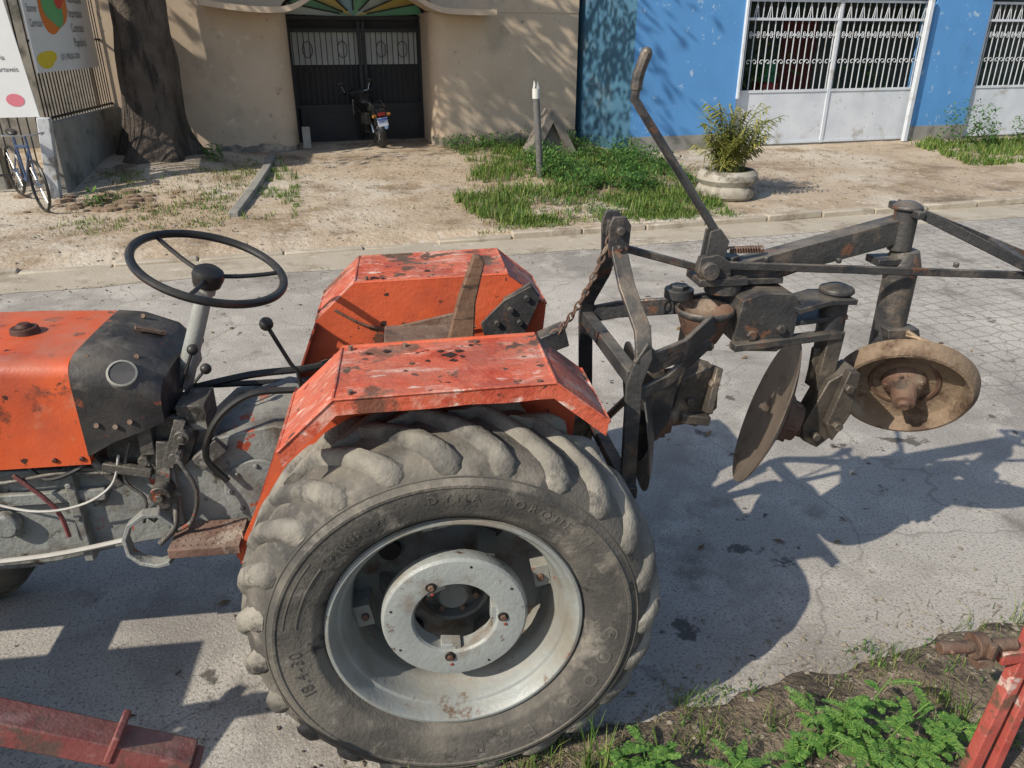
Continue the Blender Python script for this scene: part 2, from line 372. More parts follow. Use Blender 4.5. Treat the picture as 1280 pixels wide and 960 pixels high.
r_.rev([(.12,.235),(.135,.235),(.14,.31)],n=40)
r_.rev([(.12,.235),(.115,.28)],n=40)
for k in range(8):
    a=rad(20+45*k);r_.cur=2;r_.cyl((.094*math.cos(a),.24,.094*math.sin(a)),(.094*math.cos(a),.28,.094*math.sin(a)),.013,n=6)
r_.cur=1
for k in range(3):
    a=rad(58+120*k);c=math.cos(a);s=math.sin(a);r_.bar((.2*c,.15,.2*s),(.25*c,.32,.25*s),.07,.03,(c,0,s))
r_.cur=5
ring=[(.143,.150),(.143,.092),(.150,.083),(.20,.078),(.243,.082),(.252,.090),(.254,.105),(.252,.140),(.24,.158),(.165,.158)]
r_.rev(ring,n=72,closed=True)
for k,aa in enumerate((118,-2,-98)):
    a=rad(aa);c=math.cos(a);s=math.sin(a);rot=Matrix.Rotation(-a,3,'Y')
    r_.cur=5;r_.box((.138*c,.120,.138*s),(.026,.05,.070),rot)
    r_.cur=3;r_.cyl((.166*c,.0775,.166*s),(.166*c,.09,.166*s),.019,n=16)
    r_.cur=2;r_.cyl((.166*c,.070,.166*s),(.166*c,.08,.166*s),.012,n=6)
    r_.cur=4;r_.cyl((.168*c+.004,.0745,.168*s-.03),(.168*c+.004,.0785,.168*s-.03),.006,n=10)
r_.cur=3
for aa in(30,75,165,210,300):
    a=rad(aa);r_.cyl((.225*math.cos(a),.0775,.225*math.sin(a)),(.225*math.cos(a),.083,.225*math.sin(a)),.005,n=8)
DK=flat('dark_hole',(.012,.011,.01));REDS=flat('red_rust',(.25,.05,.03))
RING=mat('weight_ring_paint',(.33,.35,.335),(.27,.285,.275),5,.5,.05,.25,60,[((.20,.17,.14),5,.54,.68),((.12,.08,.055),14,.62,.67)],(DUST,.3))
src=[t.build('rear_tyre',[TYRE,LUG],T,True,0,ang=50),r_.build('rear_rim',[RIM,RIMIN,RUSTY,DK,REDS,RING],T,True,.002),lt.build('sidewall_lettering',LETTER,T,False)]
for o in src:o.location=(0,0,HZ)
for o in src[:2]:
    q=bpy.data.objects.new(o.name+'_far',o.data);bpy.context.scene.collection.objects.link(q);q.parent=T;q.location=(0,1.66,HZ);q.scale=(1,-1,1)
# --- fenders
def fender(name,y0,y1,outer,inner_mat):
    m=M()
    P=[(-.505,1.43),(-.33,1.59),(.325,1.605),(.495,1.465)]
    th=.008
    for (a,b) in zip(P,P[1:]):
        nx=int(max(2,math.dist(a,b)/.03));ny=14
        for lvl in(0,-th):
            vs=[]
            for i in range(nx+1):
                for j in range(ny+1):
                    x=a[0]+(b[0]-a[0])*i/nx;z=a[1]+(b[1]-a[1])*i/nx;y=y0+(y1-y0)*j/ny
                    e=min(i,nx-i,j,ny-j)
                    d=0 if e==0 else noise.noise(V((x*5,y*5,y0*9)))*.013+noise.noise(V((x*15,y*15,y0)))*.003
                    vs.append((x,y,z+d+lvl))
            m.add(vs,[(i*(ny+1)+j,i*(ny+1)+j+1,(i+1)*(ny+1)+j+1,(i+1)*(ny+1)+j) for i in range(nx) for j in range(ny)])
    yo=y0 if outer<0 else y1
    for a,b in zip(P,P[1:]):
        n_=max(2,int(math.dist(a,b)/.05))
        for off in(0,-.006*outer):
            vs=[]
            for i in range(n_+1):
                q=i/n_;x=a[0]+(b[0]-a[0])*q;z=a[1]+(b[1]-a[1])*q
                vs+=[(x,yo+off,z),(x*.985,yo+off+noise.noise(V((x*7,0,y0)))*.006,z-.052+noise.noise(V((x*9,1,y0)))*.003)]
            m.add(vs,[(2*i,2*i+2,2*i+3,2*i+1) for i in range(n_)])
    for a,b in zip(P,P[1:]): m.tube([(a[0],yo,a[1]),(b[0],yo,b[1])],.005,6)
    for q in P[1:3]: m.tube([(q[0],y0,q[1]),(q[0],y1,q[1])],.005,6)
    for q in(P[0],P[3]): m.tube([(q[0],y0,q[1]),(q[0],y1,q[1])],.006,6)
    yi=y1 if outer<0 else y0
    m.cur=1
    poly=[(-.505,1.43),(-.33,1.588),(.325,1.603),(.495,1.465),(.47,1.2),(.35,.95),(-.2,.72),(-.74,.70),(-.79,.78),(-.66,1.05)]
    m.prism(poly,yi-.006,yi+.006)
    m.cur=2
    m.path([(-.505,yi-.03*outer,1.425),(-.66,yi-.03*outer,1.05),(-.78,yi-.03*outer,.74)],.06,.008,(1,0,0))
    m.cur=1
    m.tube([(-.33,yi-.002*(-outer),1.59),(.325,yi,1.605)],.008,6)
    return m.build(name,[FENDER,inner_mat,REDR],T,True,0,ang=25)
REDR=mat('shade_darkened_rusty_paint',(.24,.035,.02),(.32,.05,.025),5,.6,0,.3,50,[((.10,.04,.03),6,.52,.62)],(DUST,.2))  # red darkened to carry the front edge's shadow; brown blotches are rust
fender('fender_near',.05,.46,-1,FENDIN)
fender('fender_far',1.20,1.63,1,FENDIN)
m=M()
for x,y in((-.30,.43),(-.12,.43),(.12,.43),(.29,.43),(-.28,.075),(.28,.075),(-.1,.26),(.02,.30),(.28,1.24),(-.28,1.24),(0,1.24)): m.cyl((x,y,1.590),(x,y,1.605),.009,n=6)
m.build('fender_bolts',RUSTY,T,True)
m=M()
for cx,cy,rr in((.02,.31,.022),(.055,.345,.014),(-.005,.35,.012),(.06,.29,.010),(-.05,.27,.009),(-.18,.40,.014),(-.24,.385,.010),(.1,.40,.010),(-.12,.20,.006),(.03,.26,.012),(-.02,1.30,.014),(-.25,1.27,.02),(-.21,1.25,.012)):
    z=1.598+noise.noise(V((cx*5,cy*5,.05*9 if cy<1 else 1.2*9)))*.013+.003+cx*.02
    m.add([(cx+rr*(1+.4*math.sin(k*2.3+cx*40))*math.cos(k*.523),cy+rr*.8*(1+.4*math.cos(k*1.7+cy*30))*math.sin(k*.523),z) for k in range(12)],[tuple(range(12))])
m.build('rust_holes',flat('rust_hole',(.035,.018,.012),.9),T,False,fix=False)
m=M()
m.prism([(.22,1.32),(.20,1.40),(.30,1.50),(.42,1.56),(.46,1.50),(.40,1.36),(.34,1.24)],1.15,1.165)
m.prism([(.30,1.50),(.42,1.57),(.46,1.51),(.36,1.42)],1.165,1.19)
for p in((.27,1.40),(.33,1.46),(.40,1.51),(.37,1.40),(.31,1.34)): m.cyl((p[0],1.13,p[1]),(p[0],1.16,p[1]),.013,n=8)
m.build('fender_bracket',STEEL,T,True,.002)
m=M();m.tube([(-.42,1.18,1.48),(-.28,1.18,1.40),(-.05,1.175,1.36),(.18,1.175,1.38)],.006,6,4);m.bar((-.5,1.175,1.24),(.3,1.175,1.30),.012,.03);m.build('fender_stay',RUSTY,T,True)
# --- hood
m=M()
def section(x,z1,hw,z0,ch):
    c=.83;pts=[(c-hw,z0)]
    for k in range(5): pts.append((c-hw,z0+(z1-ch-z0)*(k+.5)/5.5))
    for k in range(7):
        q=math.pi/2*k/6;pts.append((c-hw+ch-ch*math.cos(q),z1-ch+ch*math.sin(q)))
    for k in range(1,6): pts.append((c-hw+ch+(2*hw-2*ch)*k/6,z1+.004*math.sin(math.pi*k/6)))
    for k in range(7):
        q=math.pi/2*k/6;pts.append((c+hw-ch+ch*math.sin(q),z1-ch+ch*math.cos(q)))
    pts.append((c+hw,z0));return [(x,y,z) for y,z in pts]
key=[(-1.245,1.548),(-1.5,1.562),(-2.0,1.565),(-2.5,1.55),(-2.9,1.50),(-3.0,1.42)]
xs=[]
for (a,za),(b,zb) in zip(key,key[1:]):
    n=max(1,int(abs(b-a)/.06))
    for i in range(n): xs.append((a+(b-a)*i/n,za+(zb-za)*i/n))
xs.append(key[-1])
vs=[]
for x,z in xs:
    for p in section(x,z,.30,1.165,.055):
        d=noise.noise(V((p[0]*3.5,p[1]*3.5,p[2]*3.5)))*.006+noise.noise(V((p[0]*9,p[1]*9,p[2]*9)))*.002
        vs.append((p[0],p[1]+d*(1 if p[1]<.83 else -1)*.8,p[2]+(d if p[2]>1.2 else 0)))
k_=len(vs)//len(xs)
m.add(vs,[(i*k_+j,i*k_+j+1,(i+1)*k_+j+1,(i+1)*k_+j) for i in range(len(xs)-1) for j in range(k_-1)]+[tuple(range(k_)),tuple(range(len(vs)-k_,len(vs)))])
m.build('hood',ORANGE,T,True,0,ang=40)
m=M();m.cyl((-1.49,.83,1.555),(-1.49,.83,1.584),.052,.046,20);m.cyl((-1.49,.83,1.584),(-1.49,.83,1.598),.03,.02,12)
for x in(-1.27,-1.36,-1.6): m.cyl((x,.524,1.19),(x,.534,1.19),.010,n=8)
m.build('fuel_cap',mat('cap_rust',(.10,.025,.015),(.06,.03,.02),10,.6),T,True,.003)
m=M();vs=[]
for x,z,z0,hw in((-1.243,1.558,1.20,.308),(-1.15,1.548,1.25,.305),(-1.03,1.50,1.29,.30),(-.975,1.44,1.31,.285)):
    vs+=section(x,z,hw,z0,.085)
k_=len(vs)//4
m.add(vs,[(i*k_+j,i*k_+j+1,(i+1)*k_+j+1,(i+1)*k_+j) for i in range(3) for j in range(k_-1)]+[tuple(range(k_)),tuple(range(3*k_,4*k_))]+[(i*k_+k_-1,i*k_,(i+1)*k_,(i+1)*k_+k_-1) for i in range(3)])
m.build('dash_cowl',BLACKP,T,True,0,ang=40)
m=M();gn=V((.22,-.68,.70)).normalized();gc=V((-1.085,.560,1.490))
m.rev([(0,.012),(.043,.012)],gc,gn,28);m.cur=1;m.rev([(.042,-.03),(.042,.016),(.049,.014),(.053,-.03)],gc,gn,28)
m.cur=2
for p in((-1.19,.525,1.32),(-1.13,.525,1.31),(-1.08,.527,1.325),(-1.2,.60,1.545),(-1.06,.66,1.515),(-1.13,1.0,1.55)): m.cyl(p,V(p)+V((0,-.010,.004)),.009,n=8)
m.bar((-1.12,.86,1.553),(-1.03,.90,1.512),.03,.010)
m.build('gauge',[GLASSG,RIM,RUSTY],T,True)
m=M();sc_=V((-.82,.83,1.75));ax=V((.33,-.13,.94)).normalized();_,a_,b_=m.frame(ax)
m.tube([sc_+ax*.035+(a_*math.cos(2*math.pi*i/56)+b_*math.sin(2*math.pi*i/56))*.262 for i in range(56)],.0155,10,0,True)
for q in(100,222,342):
    d=a_*math.cos(rad(q))+b_*math.sin(rad(q))
    m.tube([sc_+ax*.0,sc_+d*.10+ax*.004,sc_+d*.2+ax*.02,sc_+d*.262+ax*.035],.0085,8,4)
m.rev([(0,.035),(.03,.035),(.052,.02),(.058,.0),(.05,-.035),(.03,-.05)],sc_,ax,24)
m.build('steering_wheel',BLACK,T,True)
m=M();m.cyl(sc_-ax*.04,(-.98,.83,1.32),.029,.035,20);m.cyl(sc_-ax*.03,sc_-ax*.07,.036,n=20);m.build('steering_column',mat('column_paint',(.34,.35,.32),(.25,.25,.23),8,.5,0,.2,60,[((.12,.09,.06),6,.54,.66)],(DUST,.2)),T,True)
m=M();m.tube([(-.635,.83,1.54),(-.57,.83,1.39),(-.545,.83,1.34),(-.54,.83,1.15)],.0085,8,4);m.sphere((-.64,.83,1.555),.027)
for p,q in(((-.895,.74,1.50),(-.955,.72,1.36)),((-.855,.72,1.43),(-.94,.70,1.34)),((-.92,.92,1.47),(-.96,.9,1.35))):
    m.tube([p,q],.006,6);m.sphere(p,.021)
m.build('gear_levers',BLACK,T,True)
# --- transmission, engine
m=M()
m.prism([(-3.0,.68),(-1.6,.68),(-1.18,.76),(-1.0,.78),(-.95,.86),(-.95,1.06),(-1.2,1.10),(-3.0,1.13)],.62,1.04)
m.prism([(-1.02,.72),(-.45,.66),(.2,.60),(.2,1.02),(-.35,1.17),(-.62,1.24),(-.84,1.20),(-1.0,1.06)],.60,1.06)
m.cyl((-.70,.585,.98),(-.70,.60,.98),.13,n=28)
m.cyl((0,.44,HZ),(0,1.22,HZ),.12,n=24)
m.cyl((0,.33,HZ),(0,1.33,HZ),.07,n=20)
m.bar((-1.9,.605,1.0),(-1.25,.605,1.0),.03,.05);m.bar((-1.02,.59,.74),(-1.02,.59,1.10),.035,.06,(1,0,0))
m.bar((-1.36,.6,.72),(-1.36,.6,1.12),.05,.035,(1,0,0))
for z in(.8,.88,.96,1.04): m.cyl((-1.02,.56,z),(-1.02,.58,z),.014,n=6)
for z in(.78,.92,1.06): m.cyl((-1.36,.565,z),(-1.36,.58,z),.014,n=6)
for k in range(8):
    a=rad(45*k);m.cyl((-.70+.105*math.cos(a),.575,.98+.105*math.sin(a)),(-.70+.105*math.cos(a),.59,.98+.105*math.sin(a)),.011,n=6)
m.build('transmission_housing',GREYC,T,True,.012)
m=M()
m.box((-2.3,.83,1.0),(1.2,.36,.28));m.cyl((-1.62,.57,.9),(-1.62,.62,.9),.05,n=20);m.cyl((-2.4,.83,1.5),(-2.4,.83,2.0),.03)
m.build('engine_block',GREYC,T,True,.01)
m=M()
m.prism([(-1.13,1.08),(-1.10,1.20),(-1.0,1.30),(-.92,1.30),(-.90,1.20),(-.97,1.05)],.60,.66)
m.bar((-1.0,.57,1.22),(-1.04,.55,.98),.05,.02,(0,1,0));m.bar((-.93,.57,1.30),(-1.0,.56,1.12),.04,.02,(0,1,0))
m.cyl((-1.03,.50,1.03),(-1.03,.60,1.03),.038,n=18);m.cyl((-1.03,.48,1.03),(-1.03,.50,1.03),.018,n=6)
m.bar((-1.10,.56,.90),(-.98,.55,1.02),.035,.02,(0,1,0));m.bar((-.90,.56,1.12),(-.80,.56,1.2),.06,.03,(0,1,0))
m.cyl((-.96,.52,1.17),(-.96,.6,1.17),.022,n=10);m.cyl((-1.08,.55,1.15),(-1.08,.6,1.15),.02,n=8)
m.tube([(-1.0,.56,.98),(-1.0,.5,.90),(-1.05,.45,.86)],.012,8,4);m.tube([(-.92,.62,1.34),(-.95,.6,1.24),(-1.02,.58,1.16)],.012,8,4)
m.bar((-1.22,.56,1.14),(-1.06,.56,1.10),.035,.03,(0,1,0))
m.box((-1.0,.72,1.24),(.16,.2,.12));m.box((-1.15,.72,1.18),(.14,.22,.12))
m.bar((-1.28,.58,1.19),(-1.18,.58,1.05),.03,.03,(0,1,0))
m.tube([(-1.19,.64,1.25),(-1.1,.62,1.18),(-1.08,.6,1.07)],.014,8,4)
m.box((-.9,.68,1.29),(.10,.16,.10));m.cyl((-.88,.6,1.30),(-.88,.68,1.30),.035,n=14);m.box((-1.06,.6,1.24),(.05,.08,.14));m.cyl((-.93,.54,1.24),(-.93,.6,1.24),.028,n=12);m.cyl((-.93,.53,1.24),(-.93,.545,1.24),.014,n=6)
m.tube([(-.95,.52,1.17),(-.90,.50,1.05),(-.93,.49,.93),(-1.0,.5,.88)],.009,7,4);m.tube([(-1.12,.58,1.22),(-1.16,.56,1.08),(-1.10,.55,1.0),(-1.12,.54,.9)],.007,6,4)
m.bar((-1.25,.59,1.155),(-1.7,.59,1.15),.03,.025);m.tube([(-1.9,.58,1.12),(-1.6,.57,1.09),(-1.38,.56,1.12),(-1.2,.57,1.1)],.008,6,4)
m.build('control_linkage',mat('greasy_steel',(.05,.046,.042),(.13,.12,.105),12,.5,.25,.5,60,[((.26,.25,.22),7,.55,.63),((.25,.06,.03),8,.62,.66)],(DUST,.3)),T,True,.004)
m=M()
m.path([(-1.0,.52,.90),(-1.05,.51,.96),(-1.10,.50,.965),(-1.15,.49,.93),(-1.17,.48,.88),(-1.16,.47,.82),(-1.12,.46,.79),(-1.06,.45,.78),(-1.01,.44,.80)],.016,.05,(0,1,0))
m.build('step_hook',GREYC,T,True,.003)
m=M();m.box((-.885,.50,.855),(.25,.17,.010));m.box((-.885,.412,.842),(.25,.010,.035))
for i in range(9):
    for j in range(5): m.box((-.99+i*.026,.43+j*.034,.861),(.014,.005,.004),Matrix.Rotation(rad(45 if (i+j)%2 else -45),3,'Z'))
m.bar((-1.0,.60,.83),(-1.0,.42,.84),.03,.03);m.bar((-.80,.6,.82),(-.80,.42,.835),.03,.03);m.bar((-.78,.47,.85),(-.74,.50,.79),.05,.04,(0,1,0))
m.build('footboard',mat('rusty_tread',(.12,.065,.048),(.20,.12,.09),9,.75,0,.4,60,[((.34,.28,.22),7,.55,.66),((.06,.04,.03),9,.58,.66)],(DUST,.4)),T,True,.002)
m=M();m.tube([(-.80,.55,1.05),(-.86,.55,1.16),(-.80,.56,1.30),(-.68,.58,1.38),(-.52,.6,1.38)],.013,8,6)
m.tube([(-1.0,.9,1.27),(-.75,.95,1.30),(-.5,1.0,1.30),(-.3,1.1,1.33)],.016,8,4);m.tube([(-1.0,.98,1.25),(-.6,1.05,1.22),(-.3,1.1,1.2)],.013,8,4)
m.tube([(-1.5,.6,1.15),(-1.42,.56,1.10),(-1.30,.55,1.14),(-1.22,.58,1.2)],.008,6,5)
m.build('hydraulic_hose',BLACK,T,True)
m=M();m.tube([(-1.75,.60,1.04),(-1.5,.54,.985),(-1.32,.53,1.0),(-1.2,.54,1.07),(-1.16,.56,1.18)],.005,6,6)
m.tube([(-1.9,.58,.74),(-1.5,.57,.765),(-1.2,.54,.83)],.010,6,4);m.build('cable',WIRE,T,True)
m=M();m.tube([(-1.52,.55,1.13),(-1.42,.56,.98),(-1.40,.56,.85)],.008,6,3);m.build('red_rod',REDP,T,True)
m=M()
m.prism([(.02,1.40),(.135,1.40),(.150,1.62),(.187,1.775),(.168,1.80),(.145,1.80),(.085,1.64)],.78,.825)
m.build('seat_back',WOOD,T,True,.006)
m=M();m.box((-.04,.90,1.44),(.34,.30,.016));m.box((-.05,.83,1.30),(.10,.1,.26));m.prism([(-.2,1.44),(.1,1.44),(.12,1.50),(.1,1.50)],1.03,1.045)
m.build('seat_pan',RUSTY,T,True,.005)
m=M()
for y in(.52,1.14): m.bar((-.05,y+.05*(1 if y<.8 else -1),.68),(.70,y,.90),.02,.07); m.bar((.25,y,1.25),(.42,y,.82),.025,.025); m.bar((.05,.83+(y-.83)*.8,1.3),(.27,y,1.25),.03,.05)
m.box((.22,.83,1.05),(.12,.5,.5));m.bar((.2,.83,1.3),(.46,.83,1.44),.05,.05)
m.prism([(.40,1.38),(.40,1.46),(.50,1.50),(.52,1.42)],.79,.87)
m.build('three_point_linkage',STEEL,T,True,.004)
m=M();m.box((-2.35,.83,.62),(.12,.9,.14));m.box((-2.5,.83,.85),(.5,.3,.3))
m.build('front_axle',GREYC,T,True,.01)
for y in(.20,1.28):
    m=M();m.rev([(.2,.0),(.27,-.02),(.33,.0),(.37,.04),(.375,.09),(.37,.14),(.33,.18),(.27,.2),(.2,.18)],(-2.33,y,.37),(0,1,0),64)
    for k in(.05,.09,.13): m.rev([(.37,k-.012),(.386,k-.009),(.386,k+.009),(.37,k+.012)],(-2.33,y,.37),(0,1,0),64)
    m.cur=1;m.rev([(.2,.0),(.19,.02),(.16,.08),(0,.09)],(-2.33,y,.37),(0,1,0),32);m.build('front_wheel',[TYRE,RIM],T,True)
m=M();a=V((.46,.80,1.46));b=V((.67,.80,1.86));n=15
for i in range(n):
    tt=(i+.5)/n;c=a.lerp(b,tt)+V((0,0,-.05*math.sin(math.pi*tt)));d=(b-a).normalized()
    _,p,q=m.frame(d);s_=p if i%2 else q
    m.tube([c+d*math.cos(2*math.pi*k/12)*.020+s_*math.sin(2*math.pi*k/12)*.011 for k in range(12)],.0042,5,0,True)
m.tube([a+V((.01,0,-.0))+V((math.cos(k/12*6.283)*.03,0,math.sin(k/12*6.283)*.03)) for k in range(12)],.006,6,0,True)
m.build('chain',RUSTY,T,True)
# ---------------------------------------------------------------- DISC PLOUGH
D=empty('disc_plough',TL,TR)
m=M()
m.path([(.70,.79,1.90),(.695,.77,1.80),(.70,.66,1.70),(.735,.54,1.57),(.735,.5,1.48),(.705,.5,1.38),(.71,.5,.88)],.022,.062,(1,0,0))
m.path([(.70,.87,1.90),(.695,.89,1.80),(.69,.98,1.66),(.665,1.12,1.50),(.665,1.15,1.42),(.69,1.15,.75)],.022,.062,(1,0,0))
m.prism([(.655,1.78),(.65,1.90),(.665,1.935),(.715,1.935),(.735,1.90),(.73,1.78)],.765,.782);m.prism([(.655,1.78),(.65,1.90),(.665,1.935),(.715,1.935),(.735,1.90),(.73,1.78)],.878,.895)
m.cyl((.692,.74,1.885),(.692,.92,1.885),.017,n=12);m.cyl((.692,.74,1.82),(.692,.92,1.82),.012,n=12)
m.bar((.70,.5,1.40),(.67,1.15,1.41),.05,.06);m.bar((.71,.45,.93),(.70,1.2,.93),.05,.05)
m.cyl((.71,.40,.90),(.71,.5,.90),.015,n=10)
m.path([(.72,.5,1.50),(.78,.52,1.45),(.92,.58,1.47),(1.06,.68,1.53)],.02,.085)
m.path([(.72,.5,1.33),(.85,.55,1.36),(1.04,.66,1.46)],.02,.05)
m.path([(.67,1.15,1.42),(.80,1.12,1.45),(1.06,1.0,1.50),(1.2,.92,1.55)],.02,.075)
m.bar((.73,.83,1.80),(1.05,.86,1.70),.028,.028)
m.bar((.69,1.15,.80),(1.1,1.0,1.35),.03,.03)
m.prism([(.715,1.36),(.93,1.38),(.90,1.15),(.80,.98),(.715,.92)],.62,.63)
m.build('headstock',STEEL,D,True,.004)
m=M()
m.rev([(.0,-.11),(.06,-.11),(.085,-.06),(.105,.0),(.112,.035),(.106,.035),(.095,.0),(.05,-.02),(0,-.02)],(1.07,.80,1.52),(0,0,1),32)
m.cur=1
m.rev([(.113,-.01),(.118,0),(.118,.012),(.113,.02)],(1.07,.80,1.54),(0,0,1),32,True)
m.prism([(1.17,1.43),(1.19,1.60),(1.27,1.63),(1.40,1.62),(1.43,1.58),(1.42,1.42),(1.36,1.38),(1.22,1.39)],.72,.94)
m.cyl((1.00,.92,1.56),(1.00,.92,1.60),.06,n=20);m.cyl((1.00,.92,1.60),(1.00,.92,1.615),.04,n=6)
m.cyl((1.24,.70,1.46),(1.24,.72,1.46),.022,n=6);m.cyl((1.36,.70,1.48),(1.36,.72,1.48),.02,n=6);m.cyl((1.05,.66,1.44),(1.05,.72,1.44),.02,n=6)
m.path([(1.40,.76,1.56),(1.54,.78,1.585),(1.66,.80,1.575)],.16,.022);m.path([(1.16,.70,1.42),(1.4,.73,1.425),(1.64,.76,1.43)],.05,.03)
m.path([(1.42,.80,1.49),(1.66,.82,1.50)],.13,.02)
m.cyl((1.62,.80,1.40),(1.62,.80,1.60),.055,n=20);m.rev([(0,.03),(.035,.03),(.068,.015),(.07,0),(.06,-.01)],(1.62,.80,1.60),(0,0,1),20)
m.cyl((1.16,.86,1.60),(1.16,.86,1.68),.075,n=20);m.cyl((1.17,.86,1.68),(1.17,.86,1.73),.035,n=12);m.cyl((1.17,.86,1.73),(1.17,.86,1.75),.045,n=6)
m.box((1.13,.86,1.66),(.20,.16,.03));m.box((1.28,.88,1.65),(.22,.14,.025))
m.prism([(1.02,1.70),(1.03,1.76),(1.10,1.77),(1.15,1.74),(1.16,1.68),(1.05,1.66)],.79,.83)
m.cyl((1.065,.76,1.71),(1.065,.86,1.71),.035,n=18)
m.prism([(1.05,1.75),(1.06,1.86),(1.10,1.87),(1.14,1.82),(1.13,1.74)],.80,.812);m.prism([(1.05,1.75),(1.06,1.86),(1.10,1.87),(1.14,1.82),(1.13,1.74)],.85,.862)
m.build('turntable_housing',[RUSTY,STEEL],D,True,.004)
m=M()
m.bar((1.14,.86,1.66),(1.93,.90,1.83),.085,.10);m.bar((1.14,.80,1.725),(2.95,.72,1.62),.018,.032)
m.bar((1.30,.93,1.62),(1.80,.93,1.78),.02,.07)
m.cyl((1.91,.88,1.74),(1.91,.88,1.91),.047,n=24);m.rev([(0,.028),(.03,.028),(.058,.012),(.06,0),(.047,-.01)],(1.91,.88,1.91),(0,0,1),24)
m.bar((1.92,.80,1.905),(2.95,.60,1.43),.014,.040);m.bar((1.94,1.00,1.905),(2.95,1.02,1.53),.014,.040);m.bar((2.08,.77,1.83),(2.08,1.0,1.85),.03,.03);m.bar((2.42,.70,1.68),(2.42,1.01,1.73),.03,.03)
m.bar((1.91,.78,1.90),(1.93,1.02,1.90),.03,.03)
m.bar((1.40,.86,1.735),(1.60,.86,1.725),.03,.02)
for p in((1.3,.80,1.735),(1.6,.79,1.72),(2.1,.77,1.69)): m.cyl(p,V(p)+V((0,0,.02)),.012,n=6)
m.cyl((1.94,.88,1.30),(1.94,.88,1.68),.066,n=24);m.cyl((1.94,.88,1.66),(1.94,.88,1.74),.078,.055,24)
m.bar((1.80,.88,1.70),(1.97,.88,1.70),.10,.03)
m.prism([(1.90,1.34),(1.88,1.42),(2.02,1.42),(2.05,1.33),(2.0,1.28),(1.93,1.29)],.79,.86)
m.cyl((1.98,.76,1.36),(1.98,.9,1.36),.022,n=8)
m.build('plough_beam',STEEL,D,True,.004)
m=M()
m.tube([(.765,.83,2.475),(.745,.83,2.43),(.735,.83,2.34),(.80,.83,2.25),(1.13,.83,1.80)],.0165,10,0)
m.tube([(.768,.83,2.49),(.745,.83,2.425),(.738,.83,2.37)],.021,10,3);m.sphere((.768,.83,2.49),.021)
m.build('adjusting_lever',STEEL,D,True)
m=M()
m.tube([(1.16+.14*i/90,.84+.013*math.cos(i*.9),1.775+.013*math.sin(i*.9)) for i in range(91)],.0035,5)
m.build('spring',RUSTY,D,True)
def disc(name,c,n,R,dep,mt,hub=True):
    m=M();c=V(c);n=V(n).normalized();pr=[]
    for i in range(13):
        r=R*i/12;pr.append((r,-dep*(r/R)**2))
    pr2=[(r,h-.006) for r,h in pr[::-1]]
    m.rev(pr+pr2,c,n,56)
    m.cur=1
    if hub:
        m.rev([(0,.15),(.045,.15),(.055,.14),(.058,.08),(.085,.07),(.09,.03),(.11,.012),(.11,.0)],c,n,24)
        for k in range(5):
            _,a,b=m.frame(n);q=a*math.cos(k*1.257)+b*math.sin(k*1.257);m.cyl(c+q*.09+n*.01,c+q*.09+n*.05,.012,n=6)
    return m.build(name,[mt,RUSTY],D,True,0,ang=50)
disc('disc_blade_1',(.86,.74,1.12),(.93,-.10,.10),.31,.06,STEEL)
disc('disc_blade_2',(1.47,.80,1.04),(.90,-.36,-.30),.335,.07,DISC)
m=M()
m.bar((1.03,.82,1.46),(1.00,.80,1.10),.08,.07);m.prism([(.92,1.12),(.96,1.30),(1.05,1.34),(1.11,1.32),(1.12,1.16),(1.04,1.08)],.68,.80)
m.bar((1.10,.70,1.34),(1.06,.66,1.16),.03,.09,(0,1,0));m.cyl((1.0,.66,1.2),(1.0,.7,1.2),.02,n=6);m.cyl((1.08,.64,1.28),(1.08,.7,1.28),.02,n=6);m.bar((.96,.66,1.14),(1.08,.66,1.12),.04,.04)
m.bar((1.0,.74,1.14),(.9,.74,1.13),.09,.09)
m.bar((1.63,.80,1.44),(1.60,.78,1.18),.07,.10,(0,1,0))
m.prism([(1.52,1.04),(1.60,1.24),(1.70,1.30),(1.74,1.26),(1.68,1.00),(1.60,.93),(1.53,.97)],.70,.80)
m.prism([(1.60,1.06),(1.66,1.30),(1.71,1.29),(1.70,1.1),(1.64,.98)],.66,.70)
m.cyl((1.66,.63,1.23),(1.66,.66,1.23),.022,n=6);m.cyl((1.64,.63,1.06),(1.64,.66,1.06),.022,n=6);m.cyl((1.57,.66,1.0),(1.57,.7,1.0),.02,n=6)
m.bar((1.50,.78,1.03),(1.62,.74,1.02),.08,.08)
m.bar((1.60,.79,1.36),(1.60,.79,1.22),.09,.03,(0,1,0))
m.build('disc_legs',mat('oily_rusty_steel',(.045,.04,.037),(.11,.09,.07),8,.5,.3,.4,60,[((.22,.17,.12),7,.53,.64)],(DUST,.35)),D,True,.005)
m=M();c=V((2.02,.80,1.135));n=V((-.30,-.80,-.44)).normalized()
n=Matrix.Rotation(-TR,3,'Z')@n
m.rev([(0,-.05),(.10,-.05),(.19,-.045),(.225,-.03),(.238,.02),(.25,.035),(.262,.033),(.285,.0),(.29,-.03),(.281,-.03),(.255,.02),(.247,.02),(.235,-.04),(.20,-.06),(0,-.065)],c,n,56)
m.cur=1;m.rev([(0,.10),(.022,.10),(.028,.085),(.045,.08),(.052,.05),(.055,.0),(.085,-.02),(.095,-.05)],c,n,24);m.rev([(.125,-.047),(.13,-.038),(.142,-.038),(.147,-.047)],c,n,36)
for k in range(5):
    _,a,b=m.frame(n);q=a*math.cos(k*1.257)+b*math.sin(k*1.257);m.cyl(c+q*.073-n*.04,c+q*.073-n*.005,.010,n=6)
m.cyl(c-n*.07,c-n*.15,.05,n=16);m.bar(c-n*.13,(1.96,.9,1.36),.06,.06)
m.build('furrow_wheel',[DISH,RUSTY],D,True,0,ang=40)
